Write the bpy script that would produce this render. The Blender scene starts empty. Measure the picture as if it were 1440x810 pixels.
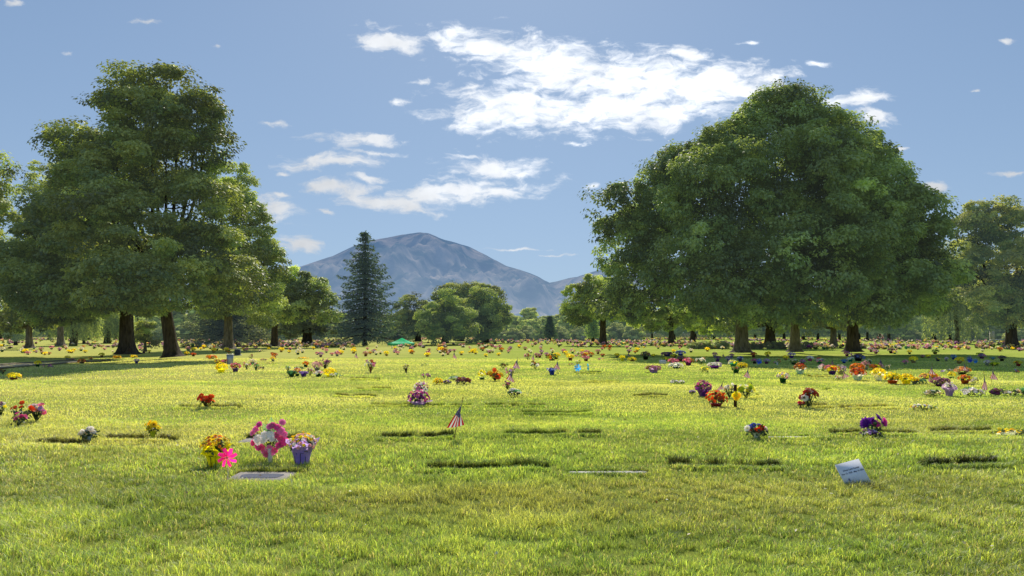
import bpy, math, random
import numpy as np
from mathutils import Vector

random.seed(11)
rng = np.random.default_rng(11)
scene = bpy.context.scene
COL = bpy.context.collection
R = math.radians

# ------------------------------------------------------------------ camera numbers
CAMH, F, CX, HY = 1.65, 1050.0, 720.0, 468.0


def gz(x, y):
    """height of the lawn"""
    x = np.asarray(x, float); y = np.asarray(y, float)
    fade = np.clip((70 - y) / 40, 0, 1)
    z = 0.030 * np.sin(x * 0.9 + 1.3) * np.sin(y * 0.75 + 0.4) + 0.022 * np.sin(x * 0.37 + y * 0.61)
    z = z * fade
    z = z - 1.55 * np.exp(-(((x + 14.6) / 6.0) ** 2 + ((y - 99.0) / 6.0) ** 2) ** 2)
    return z


def gp(px, py):
    """point of the lawn at a direction of view"""
    z = 0.0
    for _ in range(4):
        d = F * (CAMH - z) / (py - HY)
        x = (px - CX) / F * d
        if d > 90: break
        z = float(gz(x, d))
    return x, d, z


def at(px, py, d):
    return Vector(((px - CX) / F * d, d, CAMH + (HY - py) / F * d))


def lin(c):
    out = []
    for v in c[:3]:
        v = v / 255.0
        out.append(v / 12.92 if v <= 0.04045 else ((v + 0.055) / 1.055) ** 2.4)
    return tuple(out)


# ------------------------------------------------------------------ mesh builder
class G:
    def __init__(self):
        self.v = []; self.l = []; self.n = []; self.c = []; self.count = 0; self.uv = None

    def add(self, V, Fc, col=(1, 1, 1)):
        V = np.asarray(V, float).reshape(-1, 3)
        Fc = np.asarray(Fc, int)
        if len(V) == 0: return self
        self.v.append(V)
        self.l.append((Fc + self.count).ravel())
        self.n.append(np.full(len(Fc), Fc.shape[1], int))
        c = np.asarray(col, float)
        if c.ndim == 1: c = np.tile(c[:3], (len(V), 1))
        self.c.append(c)
        self.count += len(V)
        return self

    def build(self, name, mats, parent=None, smooth=False, loc=None):
        me = bpy.data.meshes.new(name)
        V = np.concatenate(self.v); L = np.concatenate(self.l); N = np.concatenate(self.n); C = np.concatenate(self.c)
        me.vertices.add(len(V)); me.vertices.foreach_set('co', V.astype(np.float32).ravel())
        me.loops.add(len(L)); me.loops.foreach_set('vertex_index', L.astype(np.int32))
        me.polygons.add(len(N))
        st = np.concatenate([[0], np.cumsum(N)[:-1]]).astype(np.int32)
        me.polygons.foreach_set('loop_start', st)
        try:
            me.polygons.foreach_set('loop_total', N.astype(np.int32))
        except Exception:
            pass
        if smooth:
            me.polygons.foreach_set('use_smooth', np.ones(len(N), bool))
        a = me.color_attributes.new('Col', 'FLOAT_COLOR', 'POINT')
        a.data.foreach_set('color', np.hstack([C, np.ones((len(C), 1))]).astype(np.float32).ravel())
        me.update(calc_edges=True)
        me.materials.append(mats)
        o = bpy.data.objects.new(name, me)
        COL.objects.link(o)
        if parent is not None: o.parent = parent
        if loc is not None: o.location = loc
        return o


def unit(a):
    return a / np.maximum(np.linalg.norm(a, axis=-1, keepdims=True), 1e-9)


def frames(N, T=None):
    """rotation matrices whose z axis is N; x axis near T (or random)"""
    N = unit(np.asarray(N, float))
    if T is None: T = rng.normal(size=N.shape)
    X = unit(T - (T * N).sum(1, keepdims=True) * N)
    Y = np.cross(N, X)
    return np.stack([X, Y, N], axis=2)


def place(g, tmpl, pos, M, scale, c0, c1=None):
    """copies of template (V, F, w): w mixes colour c0 -> c1; c0,c1 arrays (n,3)"""
    V, Fc, w = tmpl
    n = len(pos)
    sc = np.asarray(scale, float)
    if sc.ndim == 0: sc = np.full(n, float(sc))
    P = np.einsum('nij,kj->nki', M, V) * sc[:, None, None] + np.asarray(pos)[:, None, :]
    k = len(V)
    Fa = (Fc[None] + (np.arange(n) * k)[:, None, None]).reshape(-1, Fc.shape[1])
    c0 = np.asarray(c0, float)
    if c0.ndim == 1: c0 = np.tile(c0, (n, 1))
    if c1 is None: c1 = c0
    c1 = np.asarray(c1, float)
    if c1.ndim == 1: c1 = np.tile(c1, (n, 1))
    C = c0[:, None, :] * (1 - w)[None, :, None] + c1[:, None, :] * w[None, :, None]
    g.add(P.reshape(-1, 3), Fa, C.reshape(-1, 3))


def flower(npet=8, rings=2, cup=0.35, width=0.9, centre=0.22):
    """blossom of unit radius facing +z, quads only"""
    V = []; Fc = []; W = []
    for r in range(rings):
        Rr = 1.0 - 0.30 * r
        tilt = cup + 0.42 * r
        for k in range(npet):
            a = 2 * math.pi * (k + 0.5 * (r % 2)) / npet
            wd = width * math.pi / npet * Rr
            b = len(V)
            def pt(rad, off, z):
                x = rad; y = off
                V.append((x * math.cos(a) - y * math.sin(a), x * math.sin(a) + y * math.cos(a), z))
            pt(0.08 * Rr, 0, 0.05 * r); pt(0.62 * Rr, -wd, 0.62 * Rr * tilt)
            pt(1.0 * Rr, 0, 1.0 * Rr * tilt * 0.9); pt(0.62 * Rr, wd, 0.62 * Rr * tilt)
            W += [0.28, 0.03, 0, 0.03]
            Fc.append((b, b + 1, b + 2, b + 3))
    if centre > 0:
        b = len(V)
        for k in range(4):
            a = k * math.pi / 2
            V.append((centre * math.cos(a), centre * math.sin(a), 0.16)); W.append(1.0)
        V.append((0, 0, 0.16 + centre)); W.append(1.0)
        for k in range(4):
            Fc.append((b + k, b + (k + 1) % 4, b + 4, b + 4))
        Fc = [f for f in Fc if len(set(f)) == 4] + [(f[0], f[1], f[2], f[2]) for f in Fc if len(set(f)) == 3]
    # degenerate quads -> make them proper with a mid point
    V2 = list(V); F2 = []; W2 = list(W)
    for f in Fc:
        if f[2] == f[3]:
            m = tuple((np.array(V[f[0]]) + np.array(V[f[2]])) / 2)
            V2.append(m); W2.append(1.0)
            F2.append((f[0], f[1], f[2], len(V2) - 1))
        else:
            F2.append(f)
    return np.array(V2, float), np.array(F2, int), np.array(W2, float)


FL_HI = flower(10, 3, 0.35, 0.95, 0.25)
FL_DAISY = flower(9, 1, 0.15, 0.95, 0.33)
FL_PEONY = flower(8, 3, 0.22, 1.15, 0.14)
FL_MID = flower(6, 2, 0.35, 1.1, 0.0)
FL_LO = flower(5, 1, 0.30, 1.3, 0.25)
LEAF = (np.array([(0, 0, 0), (0.45, -0.30, 0.05), (1, 0, -0.06), (0.45, 0.30, 0.05)], float), np.array([(0, 1, 2, 3)]), np.array([0.15, 0, 0.1, 0.]))
LEAFN = (np.array([(0, 0, 0), (0.5, -0.16, 0.04), (1, 0, -0.1), (0.5, 0.16, 0.04)], float), np.array([(0, 1, 2, 3)]), np.array([0.15, 0, 0.1, 0.]))


def lathe(g, prof, n=20, col=(1, 1, 1), centre=(0, 0, 0), wob=0.0, cap=True):
    rings = []
    for i, (r, z) in enumerate(prof):
        a = np.linspace(0, 2 * math.pi, n, endpoint=False)
        rr = r * (1 + wob * np.sin(a * 5 + i * 1.7))
        rings.append(np.stack([rr * np.cos(a), rr * np.sin(a), np.full(n, z)], 1))
    V = np.concatenate(rings) + np.array(centre)
    Fc = []
    for i in range(len(prof) - 1):
        for k in range(n):
            Fc.append((i * n + k, i * n + (k + 1) % n, (i + 1) * n + (k + 1) % n, (i + 1) * n + k))
    g.add(V, Fc, col)


def tube(g, pts, rad, n=8, col=(1, 1, 1), flare=None, rough=0.0):
    pts = np.asarray(pts, float)
    m = len(pts)
    T = np.gradient(pts, axis=0); T = unit(T)
    ref = np.array([0.31, 0.17, 0.93]) if abs(T[0][2]) < 0.8 else np.array([1.0, 0.1, 0])
    X = unit(np.cross(T, ref)); Y = np.cross(T, X)
    a = np.linspace(0, 2 * math.pi, n, endpoint=False)
    V = []
    for i in range(m):
        rr = np.full(n, rad[i])
        if flare is not None: rr = rr * (1 + flare[i] * (0.5 + 0.5 * np.sin(a * 5 + 0.7)))
        if rough: rr = rr * (1 + rough * np.sin(a * 7 + i * 0.8))
        V.append(pts[i] + np.outer(rr * np.cos(a), X[i]) + np.outer(rr * np.sin(a), Y[i]))
    V = np.concatenate(V)
    Fc = []
    for i in range(m - 1):
        for k in range(n):
            Fc.append((i * n + k, i * n + (k + 1) % n, (i + 1) * n + (k + 1) % n, (i + 1) * n + k))
    g.add(V, Fc, col)
    g.l.append(np.arange(g.count - n, g.count)); g.n.append(np.array([n]))


def box(g, c, s, col=(1, 1, 1), M=None, bev=0.0):
    c = np.array(c, float); s = np.array(s, float) / 2
    if bev <= 0:
        V = np.array([(x, y, z) for x in (-1, 1) for y in (-1, 1) for z in (-1, 1)], float) * s
        Fc = [(0, 1, 3, 2), (4, 6, 7, 5), (0, 4, 5, 1), (2, 3, 7, 6), (0, 2, 6, 4), (1, 5, 7, 3)]
    else:
        b = bev
        lay = []
        for z, i in ((-s[2], 0), (s[2] - b, 0), (s[2], b)):
            lay += [(-s[0] + i, -s[1] + i, z), (s[0] - i, -s[1] + i, z), (s[0] - i, s[1] - i, z), (-s[0] + i, s[1] - i, z)]
        V = np.array(lay)
        Fc = [(3, 2, 1, 0), (8, 9, 10, 11)]
        for L in range(2):
            for k in range(4):
                Fc.append((L * 4 + k, L * 4 + (k + 1) % 4, L * 4 + 4 + (k + 1) % 4, L * 4 + 4 + k))
    if M is not None: V = V @ np.array(M).T
    g.add(V + c, Fc, col)


# ------------------------------------------------------------------ materials
def mat(name):
    m = bpy.data.materials.new(name); m.use_nodes = True
    nt = m.node_tree; nt.nodes.clear()
    return m, nt


def N(nt, t, **kw):
    n = nt.nodes.new(t)
    for k, v in kw.items():
        if k == 'inp':
            for kk, vv in v.items(): n.inputs[kk].default_value = vv
        else: setattr(n, k, v)
    return n


def leafy(name, trans=0.45, gloss=0.06, rough=0.45, haze=None, gain=1.0, tt=(1.25, 1.25, 0.55), nscale=None, namp=0.3):
    """diffuse + translucent surface coloured by the mesh's colour attribute"""
    m, nt = mat(name); L = nt.links.new
    at_ = N(nt, 'ShaderNodeAttribute', attribute_name='Col')
    col = at_.outputs['Color']
    if nscale:
        tc = N(nt, 'ShaderNodeNewGeometry')
        no = N(nt, 'ShaderNodeTexNoise', inp={'Scale': nscale, 'Detail': 3.0})
        L(tc.outputs['Position'], no.inputs['Vector'])
        mr = N(nt, 'ShaderNodeMapRange', inp={'From Min': 0.3, 'From Max': 0.7, 'To Min': 1 - namp, 'To Max': 1 + namp})
        L(no.outputs['Fac'], mr.inputs['Value'])
        mx = N(nt, 'ShaderNodeVectorMath', operation='SCALE')
        L(col, mx.inputs[0]); L(mr.outputs[0], mx.inputs['Scale']); col = mx.outputs[0]
    g1 = N(nt, 'ShaderNodeVectorMath', operation='SCALE', inp={'Scale': gain}); L(col, g1.inputs[0])
    d = N(nt, 'ShaderNodeBsdfDiffuse'); L(g1.outputs[0], d.inputs['Color'])
    t = N(nt, 'ShaderNodeBsdfTranslucent')
    tm = N(nt, 'ShaderNodeVectorMath', operation='MULTIPLY', inp={1: tt}); L(g1.outputs[0], tm.inputs[0])
    L(tm.outputs[0], t.inputs['Color'])
    mx = N(nt, 'ShaderNodeMixShader', inp={'Fac': trans}); L(d.outputs[0], mx.inputs[1]); L(t.outputs[0], mx.inputs[2])
    out = N(nt, 'ShaderNodeOutputMaterial')
    last = mx.outputs[0]
    if gloss > 0:
        gl = N(nt, 'ShaderNodeBsdfGlossy', inp={'Roughness': rough, 'Color': (1, 1, 1, 1)})
        m2 = N(nt, 'ShaderNodeMixShader', inp={'Fac': gloss}); L(last, m2.inputs[1]); L(gl.outputs[0], m2.inputs[2]); last = m2.outputs[0]
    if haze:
        e = N(nt, 'ShaderNodeEmission', inp={'Color': (*haze, 1), 'Strength': 1.0})  # haze is an even glow put into the leaves themselves
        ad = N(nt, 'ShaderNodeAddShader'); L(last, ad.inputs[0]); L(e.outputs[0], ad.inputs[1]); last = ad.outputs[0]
    L(last, out.inputs['Surface'])
    return m


def solid(name, rough=0.6, bump=0.0, bscale=40, var=0.15, spec=0.3, transm=0.0, metal=0.0, gain=1.0):
    m, nt = mat(name); L = nt.links.new
    at_ = N(nt, 'ShaderNodeAttribute', attribute_name='Col')
    tc = N(nt, 'ShaderNodeNewGeometry')
    no = N(nt, 'ShaderNodeTexNoise', inp={'Scale': bscale, 'Detail': 5.0, 'Roughness': 0.6})
    L(tc.outputs['Position'], no.inputs['Vector'])
    mr = N(nt, 'ShaderNodeMapRange', inp={'From Min': 0.3, 'From Max': 0.7, 'To Min': gain * (1 - var), 'To Max': gain * (1 + var)})
    L(no.outputs['Fac'], mr.inputs['Value'])
    mx = N(nt, 'ShaderNodeVectorMath', operation='SCALE'); L(at_.outputs['Color'], mx.inputs[0]); L(mr.outputs[0], mx.inputs['Scale'])
    p = N(nt, 'ShaderNodeBsdfPrincipled', inp={'Roughness': rough, 'Metallic': metal, 'Specular IOR Level': spec})
    L(mx.outputs[0], p.inputs['Base Color'])
    if bump:
        b = N(nt, 'ShaderNodeBump', inp={'Strength': bump, 'Distance': 0.02}); L(no.outputs['Fac'], b.inputs['Height']); L(b.outputs[0], p.inputs['Normal'])
    out = N(nt, 'ShaderNodeOutputMaterial')
    L(p.outputs[0], out.inputs['Surface'])
    return m


M_GRASS = leafy('grass_blade_material', 0.55, 0.05, 0.5, tt=(1.35, 1.3, 0.5))
M_LEAF = leafy('foliage_material', 0.45, 0.05, 0.5, haze=(0.009, 0.011, 0.010))  # faint glow stands for the veil of glare toward the sun
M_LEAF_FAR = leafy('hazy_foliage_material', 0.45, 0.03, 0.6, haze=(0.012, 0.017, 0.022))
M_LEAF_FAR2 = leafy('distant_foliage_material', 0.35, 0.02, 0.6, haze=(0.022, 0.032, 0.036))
M_PETAL = leafy('petal_material', 0.45, 0.03, 0.5, tt=(1.15, 1.05, 1.05), gain=1.15)
M_STEM = leafy('flower_foliage_material', 0.3, 0.05, 0.5)
M_POT = solid('pot_material', 0.5, 0.15, 30, 0.12)
M_FOIL = leafy('wrap_paper_material', 0.6, 0.06, 0.3, gain=1.5, tt=(1.1, 1.1, 0.9), nscale=40, namp=0.15)
M_STONE = solid('granite_material', 0.75, 0.4, 120, 0.35, 0.2)
M_METAL = solid('metal_material', 0.4, 0.1, 60, 0.15, 0.5, metal=0.6)
M_PLASTIC = solid('painted_plastic_material', 0.45, 0.0, 30, 0.04, 0.3)
M_WOOD = solid('wood_material', 0.8, 0.5, 40, 0.3, 0.1)
M_INK = solid('ink_material', 0.7, 0.0, 30, 0.02, 0.1)


def bark_material():
    m, nt = mat('bark_material'); L = nt.links.new
    at_ = N(nt, 'ShaderNodeAttribute', attribute_name='Col')
    g = N(nt, 'ShaderNodeNewGeometry')
    mp = N(nt, 'ShaderNodeMapping', inp={'Scale': (6, 6, 1.2)}); L(g.outputs['Position'], mp.inputs['Vector'])
    no = N(nt, 'ShaderNodeTexNoise', inp={'Scale': 1.3, 'Detail': 8.0, 'Roughness': 0.65}); L(mp.outputs[0], no.inputs['Vector'])
    mr = N(nt, 'ShaderNodeMapRange', inp={'From Min': 0.35, 'From Max': 0.65, 'To Min': 0.45, 'To Max': 1.5}); L(no.outputs['Fac'], mr.inputs['Value'])
    mx = N(nt, 'ShaderNodeVectorMath', operation='SCALE'); L(at_.outputs['Color'], mx.inputs[0]); L(mr.outputs[0], mx.inputs['Scale'])
    p = N(nt, 'ShaderNodeBsdfPrincipled', inp={'Roughness': 0.9, 'Specular IOR Level': 0.1}); L(mx.outputs[0], p.inputs['Base Color'])
    b = N(nt, 'ShaderNodeBump', inp={'Strength': 0.9, 'Distance': 0.08}); L(no.outputs['Fac'], b.inputs['Height']); L(b.outputs[0], p.inputs['Normal'])
    o = N(nt, 'ShaderNodeOutputMaterial'); L(p.outputs[0], o.inputs['Surface'])
    return m


M_BARK = bark_material()


def ground_material():
    m, nt = mat('lawn_material'); L = nt.links.new
    g = N(nt, 'ShaderNodeNewGeometry')

    def noise(scale, detail, sc3=(1, 1, 1), rough=0.55):
        mp = N(nt, 'ShaderNodeMapping', inp={'Scale': sc3}); L(g.outputs['Position'], mp.inputs['Vector'])
        n = N(nt, 'ShaderNodeTexNoise', inp={'Scale': scale, 'Detail': detail, 'Roughness': rough}); L(mp.outputs[0], n.inputs['Vector'])
        return n.outputs['Fac']

    def ramp(fac, stops):
        r = N(nt, 'ShaderNodeValToRGB'); L(fac, r.inputs[0])
        e = r.color_ramp.elements
        while len(e) < len(stops): e.new(0.5)
        for k, (p_, c) in enumerate(stops): e[k].position = p_; e[k].color = (*c, 1)
        return r.outputs[0]

    big = noise(0.22, 4, (0.45, 1.6, 1))
    mid = noise(1.7, 5, (0.8, 1.3, 1))
    fine = noise(22, 6, (1, 0.6, 1), 0.7)
    c1 = ramp(big, [(0.30, (0.115, 0.165, 0.030)), (0.52, (0.205, 0.24, 0.045)), (0.72, (0.32, 0.29, 0.11))])
    c2 = ramp(mid, [(0.30, (0.10, 0.16, 0.028)), (0.55, (0.21, 0.245, 0.045)), (0.75, (0.29, 0.28, 0.09))])
    mx = N(nt, 'ShaderNodeMix', data_type='RGBA', inp={0: 0.5}); L(c1, mx.inputs[6]); L(c2, mx.inputs[7])
    gs = N(nt, 'ShaderNodeSeparateXYZ'); L(g.outputs['Position'], gs.inputs[0])
    lf = N(nt, 'ShaderNodeMapRange', inp={'From Min': 0.0, 'From Max': -14.0, 'To Min': 0.0, 'To Max': 0.45}); L(gs.outputs['X'], lf.inputs['Value'])
    mxl = N(nt, 'ShaderNodeMix', data_type='RGBA', inp={7: (0.33, 0.29, 0.10, 1)}); L(lf.outputs[0], mxl.inputs[0]); L(mx.outputs[2], mxl.inputs[6]); mx = mxl
    mr = N(nt, 'ShaderNodeMapRange', inp={'From Min': 0.3, 'From Max': 0.7, 'To Min': 0.65, 'To Max': 1.35}); L(fine, mr.inputs['Value'])
    sc = N(nt, 'ShaderNodeVectorMath', operation='SCALE'); L(mx.outputs[2], sc.inputs[0]); L(mr.outputs[0], sc.inputs['Scale'])
    # thatch close to the camera where real blades stand on it
    sx = N(nt, 'ShaderNodeSeparateXYZ'); L(g.outputs['Position'], sx.inputs[0])
    near = N(nt, 'ShaderNodeMapRange', inp={'From Min': 10.0, 'From Max': 45.0, 'To Min': 1.1, 'To Max': 1.95}); L(sx.outputs['Y'], near.inputs['Value'])
    s2 = N(nt, 'ShaderNodeVectorMath', operation='SCALE'); L(sc.outputs[0], s2.inputs[0]); L(near.outputs[0], s2.inputs['Scale'])
    # far off it is the forest and plain at the foot of the mountain
    far = N(nt, 'ShaderNodeMapRange', inp={'From Min': 260.0, 'From Max': 340.0}); L(sx.outputs['Y'], far.inputs['Value'])
    m3 = N(nt, 'ShaderNodeMix', data_type='RGBA', inp={7: (0.05, 0.07, 0.05, 1)}); L(far.outputs[0], m3.inputs[0]); L(s2.outputs[0], m3.inputs[6])
    d = N(nt, 'ShaderNodeBsdfDiffuse'); L(m3.outputs[2], d.inputs['Color'])
    b = N(nt, 'ShaderNodeBump', inp={'Strength': 0.5, 'Distance': 0.03}); L(fine, b.inputs['Height']); L(b.outputs[0], d.inputs['Normal'])
    o = N(nt, 'ShaderNodeOutputMaterial'); L(d.outputs[0], o.inputs['Surface'])
    return m


# ------------------------------------------------------------------ tagging
def tag(o, label=None, cat=None, group=None, kind=None):
    if label: o['label'] = label
    if cat: o['category'] = cat
    if group: o['group'] = group
    if kind: o['kind'] = kind
    return o


def empty(name, loc, rz=0.0):
    o = bpy.data.objects.new(name, None); COL.objects.link(o)
    o.location = loc; o.rotation_euler = (0, 0, rz); o.empty_display_size = 0.2
    return o


def copy_tree(o, parent=None):
    c = o.copy(); COL.objects.link(c)
    if parent is not None: c.parent = parent
    for ch in list(o.children): copy_tree(ch, c)
    return c


# ------------------------------------------------------------------ sky
SUN_EL, SUN_AZ = R(38), R(0.5)          # azimuth to the right of the view direction
sundir = Vector((math.sin(SUN_AZ) * math.cos(SUN_EL), math.cos(SUN_AZ) * math.cos(SUN_EL), math.sin(SUN_EL)))

CLOUDS = [(680, 66, 72, 20, 13), (770, 92, 105, 30, 13), (885, 118, 130, 40, 8), (1000, 122, 95, 32, 0), (735, 152, 108, 30, 2), (850, 152, 110, 28, -3),
          (690, 168, 62, 18, 0), (930, 160, 90, 18, -6), (1085, 108, 40, 8, -12), (960, 76, 45, 8, 8), (548, 60, 46, 15, 12), (586, 114, 17, 6, -8), (562, 145, 16, 6, -5), (388, 171, 38, 5, 4), (505, 197, 62, 8, 2),
          (472, 228, 62, 10, 0), (520, 214, 55, 4, 4), (512, 251, 46, 6, 4), (478, 264, 52, 9, 3), (530, 283, 60, 9, 8), (700, 236, 68, 12, 6), (655, 219, 34, 4, 4), (655, 270, 95, 15, -2), (600, 274, 60, 12, 4),
          (570, 290, 46, 8, 8), (386, 293, 34, 16, 12), (397, 273, 18, 4, 12), (418, 343, 34, 9, 0), (458, 296, 20, 4, 8), (1205, 140, 52, 9, -6), (1228, 165, 28, 9, 8), (1158, 88, 25, 5, 6),
          (1421, 57, 13, 5, 0), (1366, 128, 8, 3, 10), (810, 201, 28, 5, -2), (1262, 210, 20, 4, 0), (1422, 241, 32, 4, -3), (832, 260, 20, 5, -3), (305, 66, 13, 4, 0), (20, 4, 26, 5, 0), (728, 350, 58, 2.2, 0),
          (765, 359, 40, 2, 0), (1308, 262, 24, 7, -4), (205, 30, 26, 5, 0), (655, 122, 30, 5, -10), (400, 244, 16, 3, 0), (100, 72, 14, 3, 0), (1060, 60, 20, 4, 0)]


def make_world():
    w = bpy.data.worlds.new('World'); scene.world = w; w.use_nodes = True
    nt = w.node_tree; nt.nodes.clear(); L = nt.links.new
    sky = N(nt, 'ShaderNodeTexSky', sky_type='NISHITA', sun_disc=False)
    sky.sun_elevation = SUN_EL; sky.sun_rotation = SUN_AZ; sky.altitude = 1300; sky.air_density = 1.0; sky.dust_density = 0.6; sky.ozone_density = 1.2
    tc = N(nt, 'ShaderNodeTexCoord')
    sx = N(nt, 'ShaderNodeSeparateXYZ'); L(tc.outputs['Generated'], sx.inputs[0])
    ym = N(nt, 'ShaderNodeMath', operation='MAXIMUM', inp={1: 0.05}); L(sx.outputs['Y'], ym.inputs[0])
    u = N(nt, 'ShaderNodeMath', operation='DIVIDE'); L(sx.outputs['X'], u.inputs[0]); L(ym.outputs[0], u.inputs[1])
    v = N(nt, 'ShaderNodeMath', operation='DIVIDE'); L(sx.outputs['Z'], v.inputs[0]); L(ym.outputs[0], v.inputs[1])
    cmb = N(nt, 'ShaderNodeCombineXYZ'); L(u.outputs[0], cmb.inputs[0]); L(v.outputs[0], cmb.inputs[1])
    # warp
    wn = N(nt, 'ShaderNodeTexNoise', inp={'Scale': 14.0, 'Detail': 5.0, 'Roughness': 0.6}); L(cmb.outputs[0], wn.inputs['Vector'])
    ws = N(nt, 'ShaderNodeVectorMath', operation='SUBTRACT', inp={1: (0.5, 0.5, 0.5)}); L(wn.outputs['Color'], ws.inputs[0])
    wm = N(nt, 'ShaderNodeVectorMath', operation='MULTIPLY', inp={1: (0.060, 0.024, 0)}); L(ws.outputs[0], wm.inputs[0])
    wa = N(nt, 'ShaderNodeVectorMath', operation='ADD'); L(cmb.outputs[0], wa.inputs[0]); L(wm.outputs[0], wa.inputs[1])
    acc = None
    for (cx, cy, rx, ry, a) in CLOUDS:
        mp = N(nt, 'ShaderNodeMapping', vector_type='TEXTURE')
        mp.inputs['Location'].default_value = ((cx - CX) / F, (HY - cy) / F, 0)
        mp.inputs['Rotation'].default_value = (0, 0, R(-a))
        mp.inputs['Scale'].default_value = (rx / F * 1.22, ry / F * 1.42, 1)
        L(wa.outputs[0], mp.inputs['Vector'])
        ln = N(nt, 'ShaderNodeVectorMath', operation='LENGTH'); L(mp.outputs[0], ln.inputs[0])
        val = ln.outputs['Value']
        if ry <= 6.5:
            ad = N(nt, 'ShaderNodeMath', operation='ADD', inp={1: 0.34}); L(val, ad.inputs[0]); val = ad.outputs[0]
        if acc is None: acc = val
        else:
            mn = N(nt, 'ShaderNodeMath', operation='SMOOTH_MIN', inp={2: 0.25}); L(acc, mn.inputs[0]); L(val, mn.inputs[1]); acc = mn.outputs[0]
    # detail noise, stretched sideways
    mp = N(nt, 'ShaderNodeMapping', inp={'Scale': (1, 2.4, 1), 'Rotation': (0, 0, R(-6))}); L(wa.outputs[0], mp.inputs['Vector'])
    dn = N(nt, 'ShaderNodeTexNoise', inp={'Scale': 26.0, 'Detail': 8.0, 'Roughness': 0.62, 'Distortion': 0.3}); L(mp.outputs[0], dn.inputs['Vector'])
    sub = N(nt, 'ShaderNodeMath', operation='MULTIPLY_ADD', inp={1: 2.7, 2: -1.32}); L(dn.outputs['Fac'], sub.inputs[0])
    inv = N(nt, 'ShaderNodeMath', operation='SUBTRACT', inp={0: 0.88}); L(acc, inv.inputs[1])
    inc = N(nt, 'ShaderNodeMath', operation='MAXIMUM', inp={1: -1.2}); L(inv.outputs[0], inc.inputs[0])
    den = N(nt, 'ShaderNodeMath', operation='ADD'); L(inc.outputs[0], den.inputs[0]); L(sub.outputs[0], den.inputs[1])
    cov = N(nt, 'ShaderNodeMapRange', interpolation_type='SMOOTHSTEP', inp={'From Min': -0.16, 'From Max': 0.78, 'To Min': 0, 'To Max': 1.0}); L(den.outputs[0], cov.inputs['Value'])
    front = N(nt, 'ShaderNodeMapRange', inp={'From Min': 0.1, 'From Max': 0.3}); L(sx.outputs['Y'], front.inputs['Value'])
    cf = N(nt, 'ShaderNodeMath', operation='MULTIPLY'); L(cov.outputs[0], cf.inputs[0]); L(front.outputs[0], cf.inputs[1])
    cf2 = N(nt, 'ShaderNodeMath', operation='MULTIPLY', inp={1: 0.95}); L(cf.outputs[0], cf2.inputs[0])
    # brightness of the cloud grows towards the sun
    mp = N(nt, 'ShaderNodeMapping', vector_type='TEXTURE', inp={'Location': ((900 - CX) / F, (HY - 110) / F, 0), 'Scale': (0.42, 0.24, 1)}); L(cmb.outputs[0], mp.inputs['Vector'])
    ln = N(nt, 'ShaderNodeVectorMath', operation='LENGTH'); L(mp.outputs[0], ln.inputs[0])
    cb = N(nt, 'ShaderNodeMapRange', interpolation_type='SMOOTHSTEP', inp={'From Min': 0.4, 'From Max': 1.3, 'To Min': 1.25, 'To Max': 0.80}); L(ln.outputs['Value'], cb.inputs['Value'])
    cb2 = N(nt, 'ShaderNodeMath', operation='MULTIPLY', inp={1: 1.0}); L(cb.outputs[0], cb2.inputs[0])
    sh = N(nt, 'ShaderNodeMapRange', inp={'From Min': 0.35, 'From Max': 0.65, 'To Min': 0.86, 'To Max': 1.06}); L(wn.outputs['Fac'], sh.inputs['Value']); L(sh.outputs[0], cb2.inputs[1])
    # sky colour
    hs = N(nt, 'ShaderNodeVectorMath', operation='MULTIPLY', inp={1: SKYMUL}); L(sky.outputs[0], hs.inputs[0])
    # haze evens the sky out: compress x / (1 + x / cap)
    q1 = N(nt, 'ShaderNodeVectorMath', operation='DIVIDE', inp={1: SKYCAP}); L(hs.outputs[0], q1.inputs[0])
    q2 = N(nt, 'ShaderNodeVectorMath', operation='ADD', inp={1: (1, 1, 1)}); L(q1.outputs[0], q2.inputs[0])
    fl = N(nt, 'ShaderNodeVectorMath', operation='DIVIDE'); L(hs.outputs[0], fl.inputs[0]); L(q2.outputs[0], fl.inputs[1])
    bg1 = N(nt, 'ShaderNodeBackground', inp={'Strength': SKYSTR}); L(fl.outputs[0], bg1.inputs['Color'])
    bg2 = N(nt, 'ShaderNodeBackground', inp={'Color': (0.93, 0.96, 1.0, 1)}); L(cb2.outputs[0], bg2.inputs['Strength'])
    mx = N(nt, 'ShaderNodeMixShader'); L(cf2.outputs[0], mx.inputs['Fac']); L(bg1.outputs[0], mx.inputs[1]); L(bg2.outputs[0], mx.inputs[2])
    o = N(nt, 'ShaderNodeOutputWorld'); L(mx.outputs[0], o.inputs['Surface'])
    w.cycles.sampling_method = 'MANUAL'; w.cycles.sample_map_resolution = 512


SKYSTR = 0.15
SKYMUL = (1.27, 1.34, 1.45)
SKYCAP = (3.6, 5.2, 7.4)
make_world()
sun = bpy.data.lights.new('sun', 'SUN'); sun.energy = 5.0; sun.angle = R(0.6); sun.color = (1.0, 0.93, 0.80)
so = bpy.data.objects.new('sun', sun); COL.objects.link(so)
so.rotation_euler = sundir.to_track_quat('Z', 'Y').to_euler()

# ------------------------------------------------------------------ camera
cam = bpy.data.cameras.new('camera'); cam.sensor_width = 36; cam.lens = F / 1440 * 36
cam.shift_y = (HY - 405) / 1440.0; cam.clip_end = 40000; cam.clip_start = 0.05
co = bpy.data.objects.new('camera', cam); COL.objects.link(co)
co.location = (0, 0, CAMH); co.rotation_euler = (R(90), 0, 0)
scene.camera = co
scene.view_settings.view_transform = 'Standard'; scene.view_settings.look = 'None'; scene.view_settings.exposure = 0
scene.render.engine = 'CYCLES'
scene.cycles.max_bounces = 8; scene.cycles.diffuse_bounces = 5; scene.cycles.transmission_bounces = 4; scene.cycles.transparent_max_bounces = 6
scene.cycles.use_denoising = True
scene.cycles.sample_clamp_indirect = 6

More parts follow.
